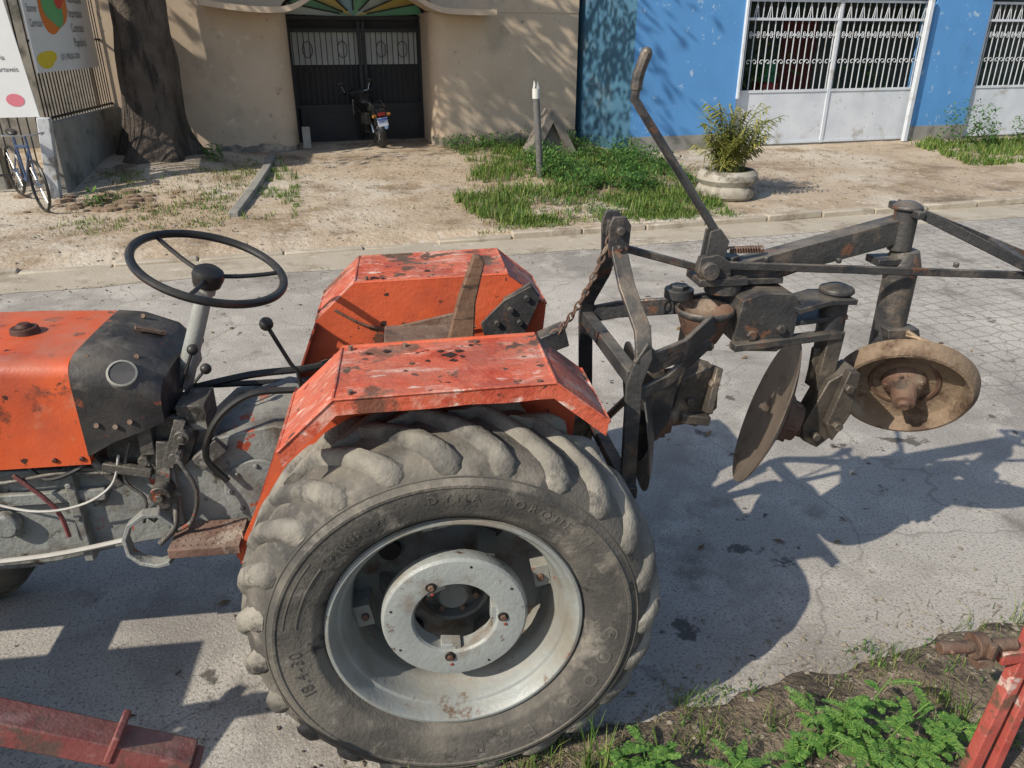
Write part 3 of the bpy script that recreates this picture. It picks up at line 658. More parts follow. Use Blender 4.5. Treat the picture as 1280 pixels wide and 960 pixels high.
m=M();m.tube([(1.95,.77,1.42),(1.99,.75,1.395),(2.02,.74,1.35),(1.995,.72,1.32)],.009,6,4);m.tube([(1.99,.75,1.39),(2.04,.73,1.38),(2.07,.71,1.33)],.008,6,3);m.tube([(1.96,.78,1.40),(1.99,.72,1.40),(2.0,.8,1.37)],.008,6,3)
m.build('tie_rag',flat('tan_cloth',(.36,.25,.16)),D,True)
# ---------------------------------------------------------------- foreground red implement pieces
S=empty('red_implement',TL,TR)  # only the beam is in view; the rest is added for its shadow
m=M();m.bar((-.80,-.30,.615),(-1.95,-.32,1.20),.085,.085);m.bar((-.97,-.30,.735),(-.99,-.30,.745),.105,.105)
m.bar((-.78,-.30,.60),(-.80,-.30,.615),.10,.03)
m.bar((-1.95,-.32,1.2),(-2.9,-.4,1.2),.08,.08)
m.build('draw_beam',REDP,S,True,.006)
m=M();m.prism([(-.95,.55),(-.8,.75),(-.8,1.32),(.0,1.32),(.0,.75),(-.2,.55)],-3.9,-2.55,'x')  # off-frame box and bars, added to shade the ground at lower left
m.bar((-2.5,-.9,.7),(-2.5,.05,.7),.08,.08);m.bar((-2.3,-.7,1.0),(-2.0,-.1,1.0),.05,.05);m.bar((-2.45,-.5,.35),(-2.45,-.5,1.5),.06,.06);m.bar((-3.9,-.5,.62),(-1.9,-.5,.62),.08,.08)
m.bar((-2.1,-.75,.62),(-2.1,-.2,.62),.12,.05);m.bar((-2.2,-.9,.9),(-1.9,-.1,.9),.10,.03)
for i in range(5): m.bar((-2.45+i*.14,-.35,.62),(-2.40+i*.14,-.30,.12),.03,.06)
m.build('unseen_shadow_caster',REDP,S,True,.008)
for y in(-1.05,.12):
    m=M();m.rev([(.2,0),(.3,-.02),(.42,.02),(.43,.08),(.42,.13),(.3,.17),(.2,.15)],(-3.2,y,.43),(0,1,0),40);m.cur=1;m.rev([(.2,.02),(.1,.06),(0,.07)],(-3.2,y,.43),(0,1,0),24);m.build('unseen_caster_wheel',[TYRE,REDP],S,True)  # out of view, belongs to the added shadow caster
H_=empty('red_harrow',TL,TR)
m=M();m.bar((1.865,-.30,.90),(1.78,-.30,.02),.045,.045,(0,1,0));m.bar((1.92,-.30,.72),(1.88,-.3,.05),.035,.035,(0,1,0));m.bar((1.75,-.3,.70),(2.6,-.3,.72),.05,.05);m.bar((1.78,-.3,.05),(2.6,-.3,.05),.06,.06);m.bar((2.5,-.9,.06),(2.5,-.3,.9),.05,.05);m.bar((1.8,-.95,.06),(1.8,-.3,.06),.06,.06)
m.build('frame',mat('bright_red_paint',(.34,.05,.04),(.42,.10,.08),7,.55,0,.3,60,[((.13,.07,.045),7,.52,.60),((.52,.38,.33),12,.60,.66)],(DUST,.35)),H_,True,.004)
m=M();m.cyl((1.53,-.30,.755),(1.80,-.30,.74),.021,n=14);m.cyl((1.645,-.30,.75),(1.69,-.30,.747),.043,n=14);m.cyl((1.56,-.33,.755),(1.56,-.27,.755),.008,n=8);m.cyl((1.67,-.35,.748),(1.67,-.35,.80),.014,n=8);m.box((1.70,-.29,.70),(.06,.06,.07))
m.build('hitch_pin',RUSTY,H_,True,.003)
# ---------------------------------------------------------------- BACKGROUND BUILDINGS
B=empty('beige_building',(0,0,0),RZ)
def arc(cx,cy,r,a0,a1,n=8): return [(cx+r*math.cos(rad(a0+(a1-a0)*i/n)),cy+r*math.sin(rad(a0+(a1-a0)*i/n))) for i in range(n+1)]
m=M()
m.prism([(-3.2,16.8)]+arc(-.12,17.25,.45,-90,0)+[(.33,18.5),(-3.2,18.5)],0,2.95,'z')
m.prism(arc(3.5,17.2,.38,-180,-90)+[(6.28,16.82),(6.28,18.5),(3.12,18.5)],0,2.95,'z')
arcp=[(1.73+1.5*math.cos(rad(180-180*i/16)),2.95+.52*math.sin(rad(180-180*i/16))) for i in range(17)]
m.prism([(-3.2,2.95)]+arcp+[(6.28,2.95),(6.28,7),(-3.2,7)],16.805,18.5)
m.prism([(-3.2,18.5),(6.28,18.5),(6.28,26),(-3.2,26)],0,7,'z')
m.build('walls',BEIGE,B,True,0)
m=M()
def wob(x): return .50+noise.noise(V((x*1.7,0,2)))*.16+noise.noise(V((x*6,0,8)))*.06
def plw(pl):
    n=len(pl);vs=[(x,y,.1) for x,y in pl]+[(x,y,wob(x)) for x,y in pl];m.add(vs,[(i,i+1,n+i+1,n+i) for i in range(n-1)])
plw([(-3.1+.1*i,16.796) for i in range(30)]+[(x,y) for x,y in arc(-.12,17.25,.454,-90,-5)])
plw([(x,y) for x,y in arc(3.5,17.2,.384,-175,-90)]+[(3.55+.1*i,16.806) for i in range(28)])
m.build('plinth',MOULD,B,True,0,fix=False)
m=M();cp=[(-1.15,3.02),(-.5,2.93),(.1,2.90),(.45,2.95),(.75,3.10),(1.1,3.32),(1.75,3.42),(2.35,3.33),(2.75,3.12),(3.05,2.97),(3.4,2.90),(4.2,2.88),(4.3,2.90)]
Q=[]
for i in range(len(cp)-1):
    a=cp[max(i-1,0)];b=cp[i];c=cp[i+1];d=cp[min(i+2,len(cp)-1)]
    for k in range(5):
        t_=k/5;Q.append(tuple(.5*((2*b[j])+(c[j]-a[j])*t_+(2*a[j]-5*b[j]+4*c[j]-d[j])*t_*t_+(3*b[j]-a[j]-3*c[j]+d[j])*t_**3) for j in(0,1)))
Q.append(cp[-1])
m.prism(Q+[(x,z+.10) for x,z in Q[::-1]],16.05,16.80)
m.build('entrance_canopy',BEIGE,B,True,0)
m=M();y=18.1
for x in(.36,1.80,1.90,3.10): m.box((x,y,1.55),(.07,.06,2.5))
for z in(.40,1.12,2.62,2.86): m.box((1.73,y+.002,z),(2.8,.05,.07))
for i in range(24):
    x=.42+i*.116
    m.box((x,y,1.9),(.018,.018,1.5))
for cx in(.72,1.44,2.26,2.72):
    for cz in(1.75,2.25): m.tube([(cx+.10*math.cos(k*.524),y,cz+.16*math.sin(k*.524)) for k in range(12)],.009,5,0,True)
for cx in(1.1,2.5): m.box((cx,y+.02,.76),(1.3,.02,.7)); m.box((cx,y,.76),(1.0,.03,.45))
m.tube([(1.73+1.46*math.cos(rad(180-180*i/24)),y,2.95+.48*math.sin(rad(180-180*i/24))) for i in range(25)],.035,6)
for k in range(1,8):
    q=rad(180*k/8);m.bar((1.73+.3*math.cos(q),y,2.9+.1*math.sin(q)),(1.73+1.46*math.cos(q),y,2.95+.48*math.sin(q)),.03,.03)
m.build('iron_gate',IRON,B,True)
m=M()
for k in range(8):
    m.cur=[0,1,2,0,3,1,0,2][k];q=rad(180*k/8);r=rad(180*(k+1)/8)
    m.add([(1.73,18.16,2.88),(1.73+1.47*math.cos(r),18.16,2.93+.5*math.sin(r)),(1.73+1.47*math.cos(q),18.16,2.93+.5*math.sin(q))],[(0,1,2)])
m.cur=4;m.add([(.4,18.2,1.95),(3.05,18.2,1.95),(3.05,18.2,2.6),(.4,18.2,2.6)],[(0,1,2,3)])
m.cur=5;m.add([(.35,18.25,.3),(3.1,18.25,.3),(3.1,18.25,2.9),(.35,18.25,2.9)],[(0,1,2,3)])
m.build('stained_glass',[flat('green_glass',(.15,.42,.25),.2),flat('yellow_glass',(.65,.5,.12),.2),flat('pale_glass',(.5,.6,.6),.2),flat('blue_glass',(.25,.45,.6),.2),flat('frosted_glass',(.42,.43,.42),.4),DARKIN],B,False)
m=M();m.box((.48,16.95,.62),(.16,.05,.42));m.build('meter_box',GREYW,B,True,.01)
BH=empty('blue_house',(0,0,0),RZ)
m=M()
m.prism([(6.92,15.3),(9.32,15.3),(9.32,15.6),(7.1,15.6)],0,7,'z')
m.prism([(13.98,15.3),(15.45,15.3),(15.45,15.7),(13.98,15.7)],0,7,'z')
m.prism([(9.32,3.25),(13.98,3.25),(13.98,7),(9.32,7)],15.31,15.6)
m.prism([(15.45,3.25),(22,3.25),(22,7),(15.45,7)],15.31,15.6)
m.build('front_walls',BLUE,BH,True)
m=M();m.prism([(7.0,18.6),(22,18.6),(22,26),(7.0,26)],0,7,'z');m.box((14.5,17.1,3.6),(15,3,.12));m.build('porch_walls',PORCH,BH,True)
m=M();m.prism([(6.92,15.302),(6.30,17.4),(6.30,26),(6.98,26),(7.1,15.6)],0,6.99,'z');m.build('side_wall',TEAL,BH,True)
m=M()
m.prism([(6.89,15.28),(9.30,15.28),(9.30,15.34),(6.95,15.34)],0,.60,'z');m.prism([(13.96,15.28),(15.47,15.28),(15.47,15.34),(13.96,15.34)],0,.62,'z')
m.build('plinth',GREYW,BH,True)
m=M()
m.box((11.7,17,.22),(4.9,3.2,.3));m.box((18.5,17,.22),(6,3.2,.3));m.build('porch_floor',GREYW,BH,False)
m=M();m.box((12.9,18.55,1.6),(1.0,.06,2.6));m.build('front_door',REDDOOR,BH,True)
m=M();m.box((10.4,18.55,1.9),(1.2,.06,1.1));m.build('porch_window',flat('window_pane',(.35,.4,.42),.2),BH,True)
m=M();m.box((10.3,17.6,1.1),(.5,.5,1.2));m.box((11.2,17.2,1.0),(.4,.5,1.0));m.cur=1;m.box((9.9,17.0,1.2),(.4,.4,1.2));m.cur=2;m.box((11.6,17.8,1.5),(.4,.3,.9));m.build('porch_clutter',[flat('red_plastic',(.4,.05,.04)),flat('brown_box',(.3,.17,.09)),flat('green_plastic',(.05,.25,.12))],BH,True,.03)
m=M()
def leafclump(m,c,n,sp,ls):
    for k in range(n):
        p=V(c)+V((random.gauss(0,sp),random.gauss(0,sp*.6),random.gauss(0,sp)));R_=Matrix.Rotation(random.uniform(0,6.28),3,'Z')@Matrix.Rotation(random.uniform(-.9,.9),3,'X');s_=ls*random.uniform(.6,1.3)
        m.add([p+R_@V((-s_*.35,0,0)),p+R_@V((0,-s_,0)),p+R_@V((s_*.35,0,0)),p+R_@V((0,s_,0))],[(0,1,2,3)])
leafclump(m,(10.6,16.6,1.9),260,.35,.09);leafclump(m,(13.5,16.6,1.6),160,.3,.09);leafclump(m,(16.5,16.6,1.9),200,.4,.09)
m.build('porch_plants',WEED,BH,False,fix=False)
def ornate(x0,x1,nm,y=15.42):
    m=M()
    z0=.33;zm=1.43;zt=3.18
    m.box(((x0+x1)/2,y,(z0+zm)/2),(x1-x0-.02,.04,zm-z0))
    for z in(z0+.03,zm,zt-.35,zt): m.box(((x0+x1)/2,y-.004,z),(x1-x0,.07,.05))
    k=max(1,round((x1-x0)/2.35))
    for i in range(k+1):
        x=x0+.04+(x1-x0-.08)*i/k;m.box((x,y-.008,(z0+zt)/2),(.07,.075,zt-z0))
    nb=int((x1-x0)/.155)
    for i in range(nb+1):
        x=x0+(x1-x0)*i/nb;m.box((x,y,(zm+zt)/2),(.016,.016,zt-zm))
        if i%2==0:
            for zc,sg in((2.45,1),(2.62,-1),(1.95,1)):
                for sd in(1,-1):
                    m.tube([(x+sd*(.075-(.07-.0065*q)*math.cos(q*.62)),y-.012,zc+sg*(.07-.0065*q)*math.sin(q*.62)+sg*.05) for q in range(11)],.008,4)
            m.tube([(x-.07,y-.01,2.8),(x-.03,y-.01,3.0),(x,y-.01,3.12),(x+.03,y-.01,3.0),(x+.07,y-.01,2.8)],.008,4,3)
    m.build(nm,WHITE,BH,True)
ornate(9.32,13.96,'ornate_gate');ornate(15.5,20,'ornate_grille')
m=M();m.box((13.75,15.22,1.8),(.10,.1,3.0));m.box((9.33,15.28,2.3),(.06,.06,2.0));m.build('gate_posts',WHITE,BH,True,.01)
# ---------------------------------------------------------------- left fence, banner etc
c16,s16=math.cos(RZ),math.sin(RZ);SH=(.27*c16,.27*s16,0)
F=empty('fence_wall',SH,RZ)
m=M();m.prism([(-3.80,13.75),(-3.62,13.75),(-3.0,18.0),(-3.2,18.0)],0,1.32,'z');m.prism([(-12,14.3),(-4.6,14.3),(-4.6,14.5),(-12,14.5)],0,.9,'z')
m.build('low_wall',GREYW,F,True,.01)
m=M()
def fb(p0,p1,z0,z1,n):
    for i in range(n+1):
        x=p0[0]+(p1[0]-p0[0])*i/n;y=p0[1]+(p1[1]-p0[1])*i/n;m.box((x,y,(z0+z1)/2),(.018,.018,z1-z0))
    for z in(z0+.05,(z0+z1)/2,z1): m.bar((p0[0],p0[1],z),(p1[0],p1[1],z),.03,.035)
fb((-3.7,13.8),(-3.1,18),1.32,3.6,34);fb((-9,14.4),(-3.85,13.85),.5,3.2,40)
m.build('iron_railing',IRON,F,False)
m=M();m.box((-3.72,13.55,.74),(.17,.17,1.35),Matrix.Rotation(rad(5),3,'Y'));m.build('white_post',mat('worn_white_paint',(.55,.56,.57),(.42,.43,.44),3,.6,0,.2,20,[((.25,.23,.2),4,.52,.62)]),F,True,.01)
m=M();m.prism([(-12,17.5),(-3.9,18.6),(-3.9,26),(-12,26)],0,6,'z');m.build('backyard_building',GREYW,F,True)
BN=empty('shop_banner',SH,RZ)
p0=V((-3.66,13.75,0));p1=V((-3.27,16.4,0));dr=(p1-p0).normalized();nrm=V((dr.y,-dr.x,0))
def bp(s,z,o=0): return p0+dr*s+V((0,0,z))+nrm*o
m=M();vs=[bp(0,2.02),bp(2.6,2.02),bp(2.6,3.5),bp(0,3.5)];m.add([v+nrm*.02 for v in vs]+[v-nrm*.0 for v in vs],[(0,1,2,3),(4,5,6,7),(0,1,5,4),(1,2,6,5),(2,3,7,6),(3,0,4,7)])
m.build('sheet',CANVAS,BN,False)
def blob(m,s,z,rx,rz,o,ph=0):
    pts=[]
    for k in range(36):
        a=k*math.pi/18;q=1+.12*math.sin(2*a+ph)+.08*math.sin(3*a+ph*2);pts.append(bp(s+rx*q*math.cos(a),z+rz*q*math.sin(a),o))
    m.add(pts,[tuple(range(36))])
m=M();m.cur=0;blob(m,1.05,2.98,.50,.46,.024,1);m.cur=1;blob(m,1.05,2.95,.34,.32,.027,2.2);m.cur=2;blob(m,.42,2.2,.36,.12,.024,0);m.cur=3;blob(m,1.35,3.12,.22,.2,.030,.5)
m.build('graphics',[flat('orange_print',(.75,.22,.05)),flat('green_print',(.15,.45,.18)),flat('yellow_print',(.8,.62,.05)),flat('red_print',(.7,.08,.06))],BN,False,fix=False)
def wtext(body,size,fn,m):
    vs,fs=textmesh(body,size,0)
    m.add([fn(v.x,v.y) for v in vs],fs)
m=M()
for i,w_ in enumerate(('Plastificacao','Impressao','Contrato','Papelaria')): wtext(w_,.19,lambda x,y,i=i:bp(1.62+x*.75,3.02-.22*i+y,.033) ,m)
for i,w_ in enumerate(('Xerox','Scanner','Curriculo')): wtext(w_,.15,lambda x,y,i=i:bp(.08+x*.75,3.05-.2*i+y,.033) ,m)
wtext('(21) 98260-2001',.12,lambda x,y:bp(.95+x,2.18+y,.033),m)
m.build('lettering',flat('grey_print',(.12,.12,.12)),BN,False,fix=False)
VB=empty('vertical_banner',SH,RZ)
def vb(x,z,o=0): return V((-4.28+x-.07*(z-1.4),13.62-o,z))
m=M();vs=[vb(0,1.42),vb(.55,1.42),vb(.55,3.4),vb(0,3.4)];m.add(vs+[v+V((0,.03,0)) for v in vs],[(0,1,2,3),(4,5,6,7),(0,1,5,4),(1,2,6,5),(2,3,7,6),(3,0,4,7)])
m.build('sheet',CANVAS,VB,False)
m=M()
for i,w_ in enumerate(('Boletos','Tecidos','Tintas','Recarga','Papelaria','Descartaveis')): wtext(w_,.10,lambda x,y,i=i:vb(.03+x*.85,2.85-.16*i+y,.004),m)
m.build('lettering',flat('grey_print2',(.1,.1,.1)),VB,False,fix=False)
m=M();m.add([vb(.3+.12*math.cos(k*.4),1.66+.09*math.sin(k*.4),.004) for k in range(16)],[tuple(range(16))]);m.build('logo',flat('pink_print',(.7,.2,.25)),VB,False,fix=False)
# ---------------------------------------------------------------- tree
TE=empty('large_tree',(0,0,0),RZ)
m=M();cx,cy=-2.22,15.75;rows=40;ncol=56;vs=[]
for j in range(rows+1):
    z=.1+j*.16
    rr=.50+.36*math.exp(-(z-.3)/.35)-.018*z
    for i in range(ncol):
        a=2*math.pi*i/ncol
        q=1+.10*math.sin(3*a+z*.5)+.07*math.sin(5*a-z*.8)+.10*noise.noise(V((math.cos(a)*2,math.sin(a)*2,z*1.2)))+.05*noise.noise(V((math.cos(a)*7,math.sin(a)*7,z*2.5)))+.35*math.exp(-(z-.1)/.3)*max(0,math.sin(5*a+1))
        vs.append((cx+.03*z+rr*q*math.cos(a),cy+.03*z+rr*q*math.sin(a),z))
m.add(vs,[(j*ncol+i,j*ncol+(i+1)%ncol,(j+1)*ncol+(i+1)%ncol,(j+1)*ncol+i) for j in range(rows) for i in range(ncol)])
top=V((cx+.1,cy+.2,6.3));br=[]
for k in range(9):
    a=k*.7+random.random()*.4;l=random.uniform(2.6,4.2);e=top+V((math.cos(a)*l,math.sin(a)*l,random.uniform(.3,2.2)))
    st=top-V((0,0,random.uniform(.2,1.6)));mid=(st+e)/2+V((0,0,.5));m.tube([st,mid,e],lambda t_:.2*(1-t_)+.04,8,5);br+=[mid,e,(mid+e)/2]
m.build('trunk',BARK,TE,True,0,ang=80)
m=M()
cl=[]
for b in br:
    for k in range(7): cl.append(b+V((random.gauss(0,.9),random.gauss(0,.9),random.gauss(.3,.5))))
for c in cl:
    for k in range(48):
        p=c+V((random.gauss(0,.42),random.gauss(0,.42),random.gauss(0,.28)))
        s_=random.uniform(.07,.13);R_=Matrix.Rotation(random.uniform(0,6.28),3,'Z')@Matrix.Rotation(random.uniform(-.9,.9),3,'X')
        m.add([p+R_@V((-s_*.5,0,0)),p+R_@V((0,-s_*1.1,.01)),p+R_@V((s_*.5,0,0)),p+R_@V((0,s_*1.1,-.01))],[(0,1,2,3)])
m.build('crown',LEAF,TE,False,fix=False)
# ---------------------------------------------------------------- vegetation
def blades(m,u,w,h,z=None,n=5,spread=.05,wd=.008):
    z=G(u,w) if z is None else z
    for k in range(n):
        a=random.uniform(0,6.28);r=random.random()*spread;b=V((u+r*math.cos(a),w+r*math.sin(a),z-.01))
        hh=h*random.uniform(.5,1.2);ln=random.uniform(.1,.9)*hh;a2=random.uniform(0,6.28);d=V((math.cos(a2),math.sin(a2),0));sd=V((-d.y,d.x,0))*wd
        mid=b+V((0,0,hh*.6))+d*ln*.35;tip=b+V((0,0,hh))+d*ln
        m.add([b-sd,b+sd,mid+sd*.8,mid-sd*.8,tip],[(0,1,2,3),(3,2,4)])
def leafy(m,u,w,h,n,ls,z=None):
    z=G(u,w) if z is None else z
    for k in range(n):
        a=random.uniform(0,6.28);r=h*.55*math.sqrt(random.random());p=V((u+r*math.cos(a),w+r*math.sin(a),z+h*random.uniform(.1,1)*(1-.5*(r/h))))
        R_=Matrix.Rotation(random.uniform(0,6.28),3,'Z')@Matrix.Rotation(random.uniform(-.7,.7),3,'X');s_=ls*random.uniform(.6,1.3)
        m.add([p+R_@V((-s_*.35,0,0)),p+R_@V((0,-s_,.0)),p+R_@V((s_*.35,0,0)),p+R_@V((0,s_,-.02))],[(0,1,2,3)])
def inpoly(u,w,P):
    c=False;n=len(P)
    for i in range(n):
        a=P[i];b=P[i-1]
        if (a[1]>w)!=(b[1]>w) and u<(b[0]-a[0])*(w-a[1])/(b[1]-a[1])+a[0]: c=not c
    return c
def scatter(P,n,fn,thr=-.05,sc=1.2,sd=0,soft=.25):
    x0=min(p[0] for p in P);x1=max(p[0] for p in P);y0=min(p[1] for p in P);y1=max(p[1] for p in P);k=0
    for _ in range(n*8):
        if k>=n: break
        u=random.uniform(x0,x1);w=random.uniform(y0,y1)
        if inpoly(u,w,P) and noise.noise(V((u*sc,w*sc,sd)))+.5*noise.noise(V((u*sc*3,w*sc*3,sd)))>thr+random.uniform(-soft,soft): fn(u,w);k+=1
P1=[(2.6,10.35),(6.3,10.2),(6.9,12),(7.2,15.2),(6.5,15.3),(6.3,16.7),(3.6,16.8),(3.3,14),(2.5,12)]
m=M();scatter(P1,3300,lambda u,w:blades(m,u,w,random.uniform(.05,.2),None,6,.09,.007),.02)
scatter([(2.3,10.1),(6.5,10.05),(6.5,10.5),(2.3,10.6)],350,lambda u,w:blades(m,u,w,.08,None,6,.09,.006),0)
m.build('grass_patch',GRASS,None,False,0,RZ,False)
m=M();scatter([(4.4,11.6),(6.9,11.3),(7.1,15.2),(6.3,16.6),(4.2,16.6)],380,lambda u,w:leafy(m,u,w,random.uniform(.12,.55),30,random.uniform(.03,.055)),.02,1.0,5)
scatter([(3.2,16),(4.4,16),(4.4,16.7),(3.2,16.7)],30,lambda u,w:leafy(m,u,w,.35,30,.04),-1)
scatter([(2.7,10.5),(6.5,10.3),(6.5,12),(2.7,12)],110,lambda u,w:leafy(m,u,w,random.uniform(.08,.2),18,.027),-.1,1,3)
m.build('weeds',WEED,None,False,0,RZ,False)
m=M();PL=[(-3.2,11.2),(-.9,11.2),(-.4,15.8),(-1.3,15.9),(-1.6,14.5),(-3.1,14.8)]
scatter(PL,420,lambda u,w:blades(m,u,w,random.uniform(.03,.10),None,5,.09,.006),.15,1.4,8)
scatter([(-.7,11.4),(.1,11.4),(.2,14),(-.1,16),(-.5,14)],120,lambda u,w:blades(m,u,w,.10,None,6,.08,.006),-.1)
scatter([(13.0,12.4),(19,12.2),(19,15),(13.6,15)],900,lambda u,w:blades(m,u,w,.16,None,6,.1,.011),-.1)
m.build('verge_grass',GRASS,None,False,0,RZ,False)
m=M();scatter(PL,800,lambda u,w:blades(m,u,w,random.uniform(.03,.07),None,4,.1,.006),-.1,2,18)
scatter([(-.3,10.3),(2.6,10.3),(3.4,16),(.4,16)],200,lambda u,w:blades(m,u,w,.04,None,4,.06,.005),.1,2,18)
scatter(P1,1000,lambda u,w:blades(m,u,w,random.uniform(.04,.14),None,5,.1,.006),-.2,2,18)
scatter([(7.2,10.4),(13,10.4),(13,15),(7.4,15)],220,lambda u,w:blades(m,u,w,.05,None,4,.06,.005),.15,2,18)
m.build('dry_grass',DRY,None,False,0,RZ,False)
m=M()
for u,w,h,n in((-2.75,16.4,.5,160),(-1.25,15.4,.35,110),(-2.8,12.9,.3,60),(14.7,14.4,1.1,500),(16.3,14.2,.8,400),(15.4,14.6,.6,260)): leafy(m,u,w,h,n,.06)
m.build('shrubs',WEED,None,False,0,RZ,False)
m=M();m.path([(-.80,11.7,G(-.8,11.7)+.02),(-.55,13.2,G(-.55,13.2)+.02),(-.35,14.8,G(-.35,14.8)+.02),(-.22,16.2,G(-.2,16.2)+.02)],.15,.12);m.build('garden_edging',GREYW,None,True,.02,RZ)
m=M()
for k in range(40):
    u=-2.4+random.gauss(0,.6);w=13.0+random.gauss(0,.4);m.sphere((u,w,G(u,w)+.01),random.uniform(.03,.11),(1.5,1,.5),7)
m.build('rubble_pile',mat('brown_rubble',(.18,.115,.075),(.27,.20,.14),6,.9,0,.8,20),None,True,0,RZ)
PP=empty('potted_palm',(0,0,0),RZ);pu,pw=6.85,11.25;pz=G(pu,pw)
m=M();m.rev([(.40,-.02),(.47,.04),(.485,.10),(.46,.17),(.42,.20),(.44,.23),(.485,.29),(.475,.37),(.42,.43),(.36,.43),(.33,.36),(0,.34)],(pu,pw,pz),(0,0,1),40)
m.build('planter',mat('whitewashed_planter',(.42,.39,.33),(.27,.24,.19),3,.85,0,.6,20,[((.13,.11,.085),4,.50,.62)]),PP,True)
m=M()
for k in range(90):
    a=random.uniform(0,6.28);b=V((pu+random.gauss(0,.13),pw+random.gauss(0,.13),pz+.36));h=random.uniform(.35,1.1);sp=random.uniform(.1,.65)
    d=V((math.cos(a),math.sin(a),0));mid=b+V((0,0,h*.75))+d*sp*.4;tip=b+V((0,0,h))+d*sp
    m.tube([b,mid,tip],.006,4,3)
    for j in range(11):
        t_=.3+.7*j/10;p=(b*(1-t_)**2+mid*2*t_*(1-t_)+tip*t_*t_) 
        for sg in(1,-1):
            sd=V((-d.y,d.x,0))*sg;L_=.16*(1-.4*abs(t_-.6));q=p+sd*L_+d*.06+V((0,0,-.05+random.uniform(-.04,.05)));wv=d*.017
            m.add([p-wv,p+wv,q+wv*.3,q-wv*.3],[(0,1,2,3)])
m.build('fronds',PALM,PP,False,fix=False)
PO=empty('fence_post',(0,0,0),RZ);pz=G(4.3,13.3)
m=M();m.tube([(4.34,13.3,pz-.1),(4.29,13.3,pz+.7),(4.24,13.3,pz+1.35)],.06,12);m.cur=1;m.tube([(4.24,13.3,pz+1.32),(4.235,13.3,pz+1.48)],.064,12);m.add([(4.18,13.3,pz+1.48),(4.30,13.3,pz+1.48),(4.27,13.32,pz+1.60),(4.235,13.28,pz+1.49),(4.2,13.3,pz+1.62)],[(0,3,4),(3,1,2)])
m.build('post',[mat('dark_post',(.09,.09,.09),(.15,.14,.13),6,.8),flat('white_paint',(.6,.59,.55))],PO,True)
m=M();z=G(5.1,15.2);m.prism([(4.62,z),(5.15,z+.90),(5.25,z+.90),(5.76,z),(5.6,z),(5.2,z+.65),(4.84,z)],15.15,15.6);m.prism([(4.70,z),(5.2,z+.84),(5.70,z)],15.3,15.5)
m.build('wooden_prop',mat('grey_wood',(.15,.13,.11),(.23,.20,.17),6,.85,0,.5,20),None,True,.01,RZ)
# ---------------------------------------------------------------- motorcycle (rear toward camera)
MO=empty('motorcycle');ca,sa=c16,s16;mu_,mw=1.98,17.0
MO.location=(mu_*ca-mw*sa,mu_*sa+mw*ca,G(mu_,mw)+.0);MO.rotation_euler=(0,rad(-6),RZ+rad(14))
m=M()
for y in(0,1.25): m.rev([(.24,-.055),(.29,-.06),(.32,-.02),(.32,.02),(.29,.06),(.24,.055)],(0,y,.32),(1,0,0),36,True)
m.build('tyres',BLACK,MO,True)
m=M()
for y in(0,1.25):
    m.cyl((-.05,y,.32),(.05,y,.32),.06)
    for k in range(10): m.cyl((0,y,.32),(0,y+.25*math.cos(k*.628),.32+.25*math.sin(k*.628)),.006,n=4)
m.tube([(-.10,.0,.32),(-.10,.1,.70)],.022,8);m.tube([(.10,.0,.32),(.10,.1,.70)],.022,8);m.tube([(.15,.5,.28),(.16,-.1,.40)],.045,10)
m.tube([(-.07,1.25,.32),(-.07,1.05,.95)],.018,8);m.tube([(.07,1.25,.32),(.07,1.05,.95)],.018,8)
m.tube([(-.36,.85,1.06),(-.2,.95,1.06),(0,.98,1.0),(.2,.95,1.06),(.36,.85,1.06)],.013,8,4)
m.tube([(-.12,-.28,.84),(-.13,-.1,.92),(-.13,.15,.90)],.012,6,3);m.tube([(.12,-.28,.84),(.13,-.1,.92),(.13,.15,.90)],.012,6,3)
for s_ in(-1,1): m.tube([(s_*.26,.92,1.06),(s_*.32,.92,1.22)],.006,6)
m.build('frame_and_fork',CHROME,MO,True)
m=M();m.box((0,.2,.82),(.27,.66,.12));m.sphere((0,.65,.88),.19,(.9,1.5,.9));m.box((0,-.2,.74),(.2,.3,.12));m.prism([(-.34,.55),(-.1,.75),(.1,.7),(-.1,.45)],-.08,.08,'x');m.box((0,.5,.45),(.32,.4,.34));m.sphere((0,1.1,.98),.12);m.cyl((-.37,.83,1.06),(-.25,.9,1.06),.022);m.cyl((.37,.83,1.06),(.25,.9,1.06),.022);m.box((.2,.1,.62),(.1,.42,.22));m.box((-.2,.1,.62),(.1,.42,.22))
for s_ in(-1,1): m.sphere((s_*.33,.9,1.26),.065,(1.1,.3,.8))
m.box((0,.95,1.02),(.3,.12,.14));m.bar((-.1,.1,.1),(-.25,.15,.02),.03,.03)
m.build('body',BLACK,MO,True,.02)
m=M();m.box((0,-.37,.55),(.22,.01,.17),Matrix.Rotation(rad(-12),3,'X'));m.cur=1;m.box((0,-.378,.60),(.2,.012,.03),Matrix.Rotation(rad(-12),3,'X'));m.cur=2;m.box((0,-.37,.70),(.14,.05,.06));m.cur=1;wtext('RKJ 4B21',.05,lambda x,y:(-.10+x*.8,-.385+.0,.53+y),m)
m.cur=3
for s_ in(-1,1): m.cyl((s_*.12,-.34,.68),(s_*.19,-.36,.68),.03,n=10)
m.build('licence_plate',[flat('plate_white',(.5,.52,.58)),flat('plate_blue',(.05,.1,.35)),flat('tail_red',(.3,.02,.02)),flat('indicator_amber',(.35,.15,.03))],MO,True)
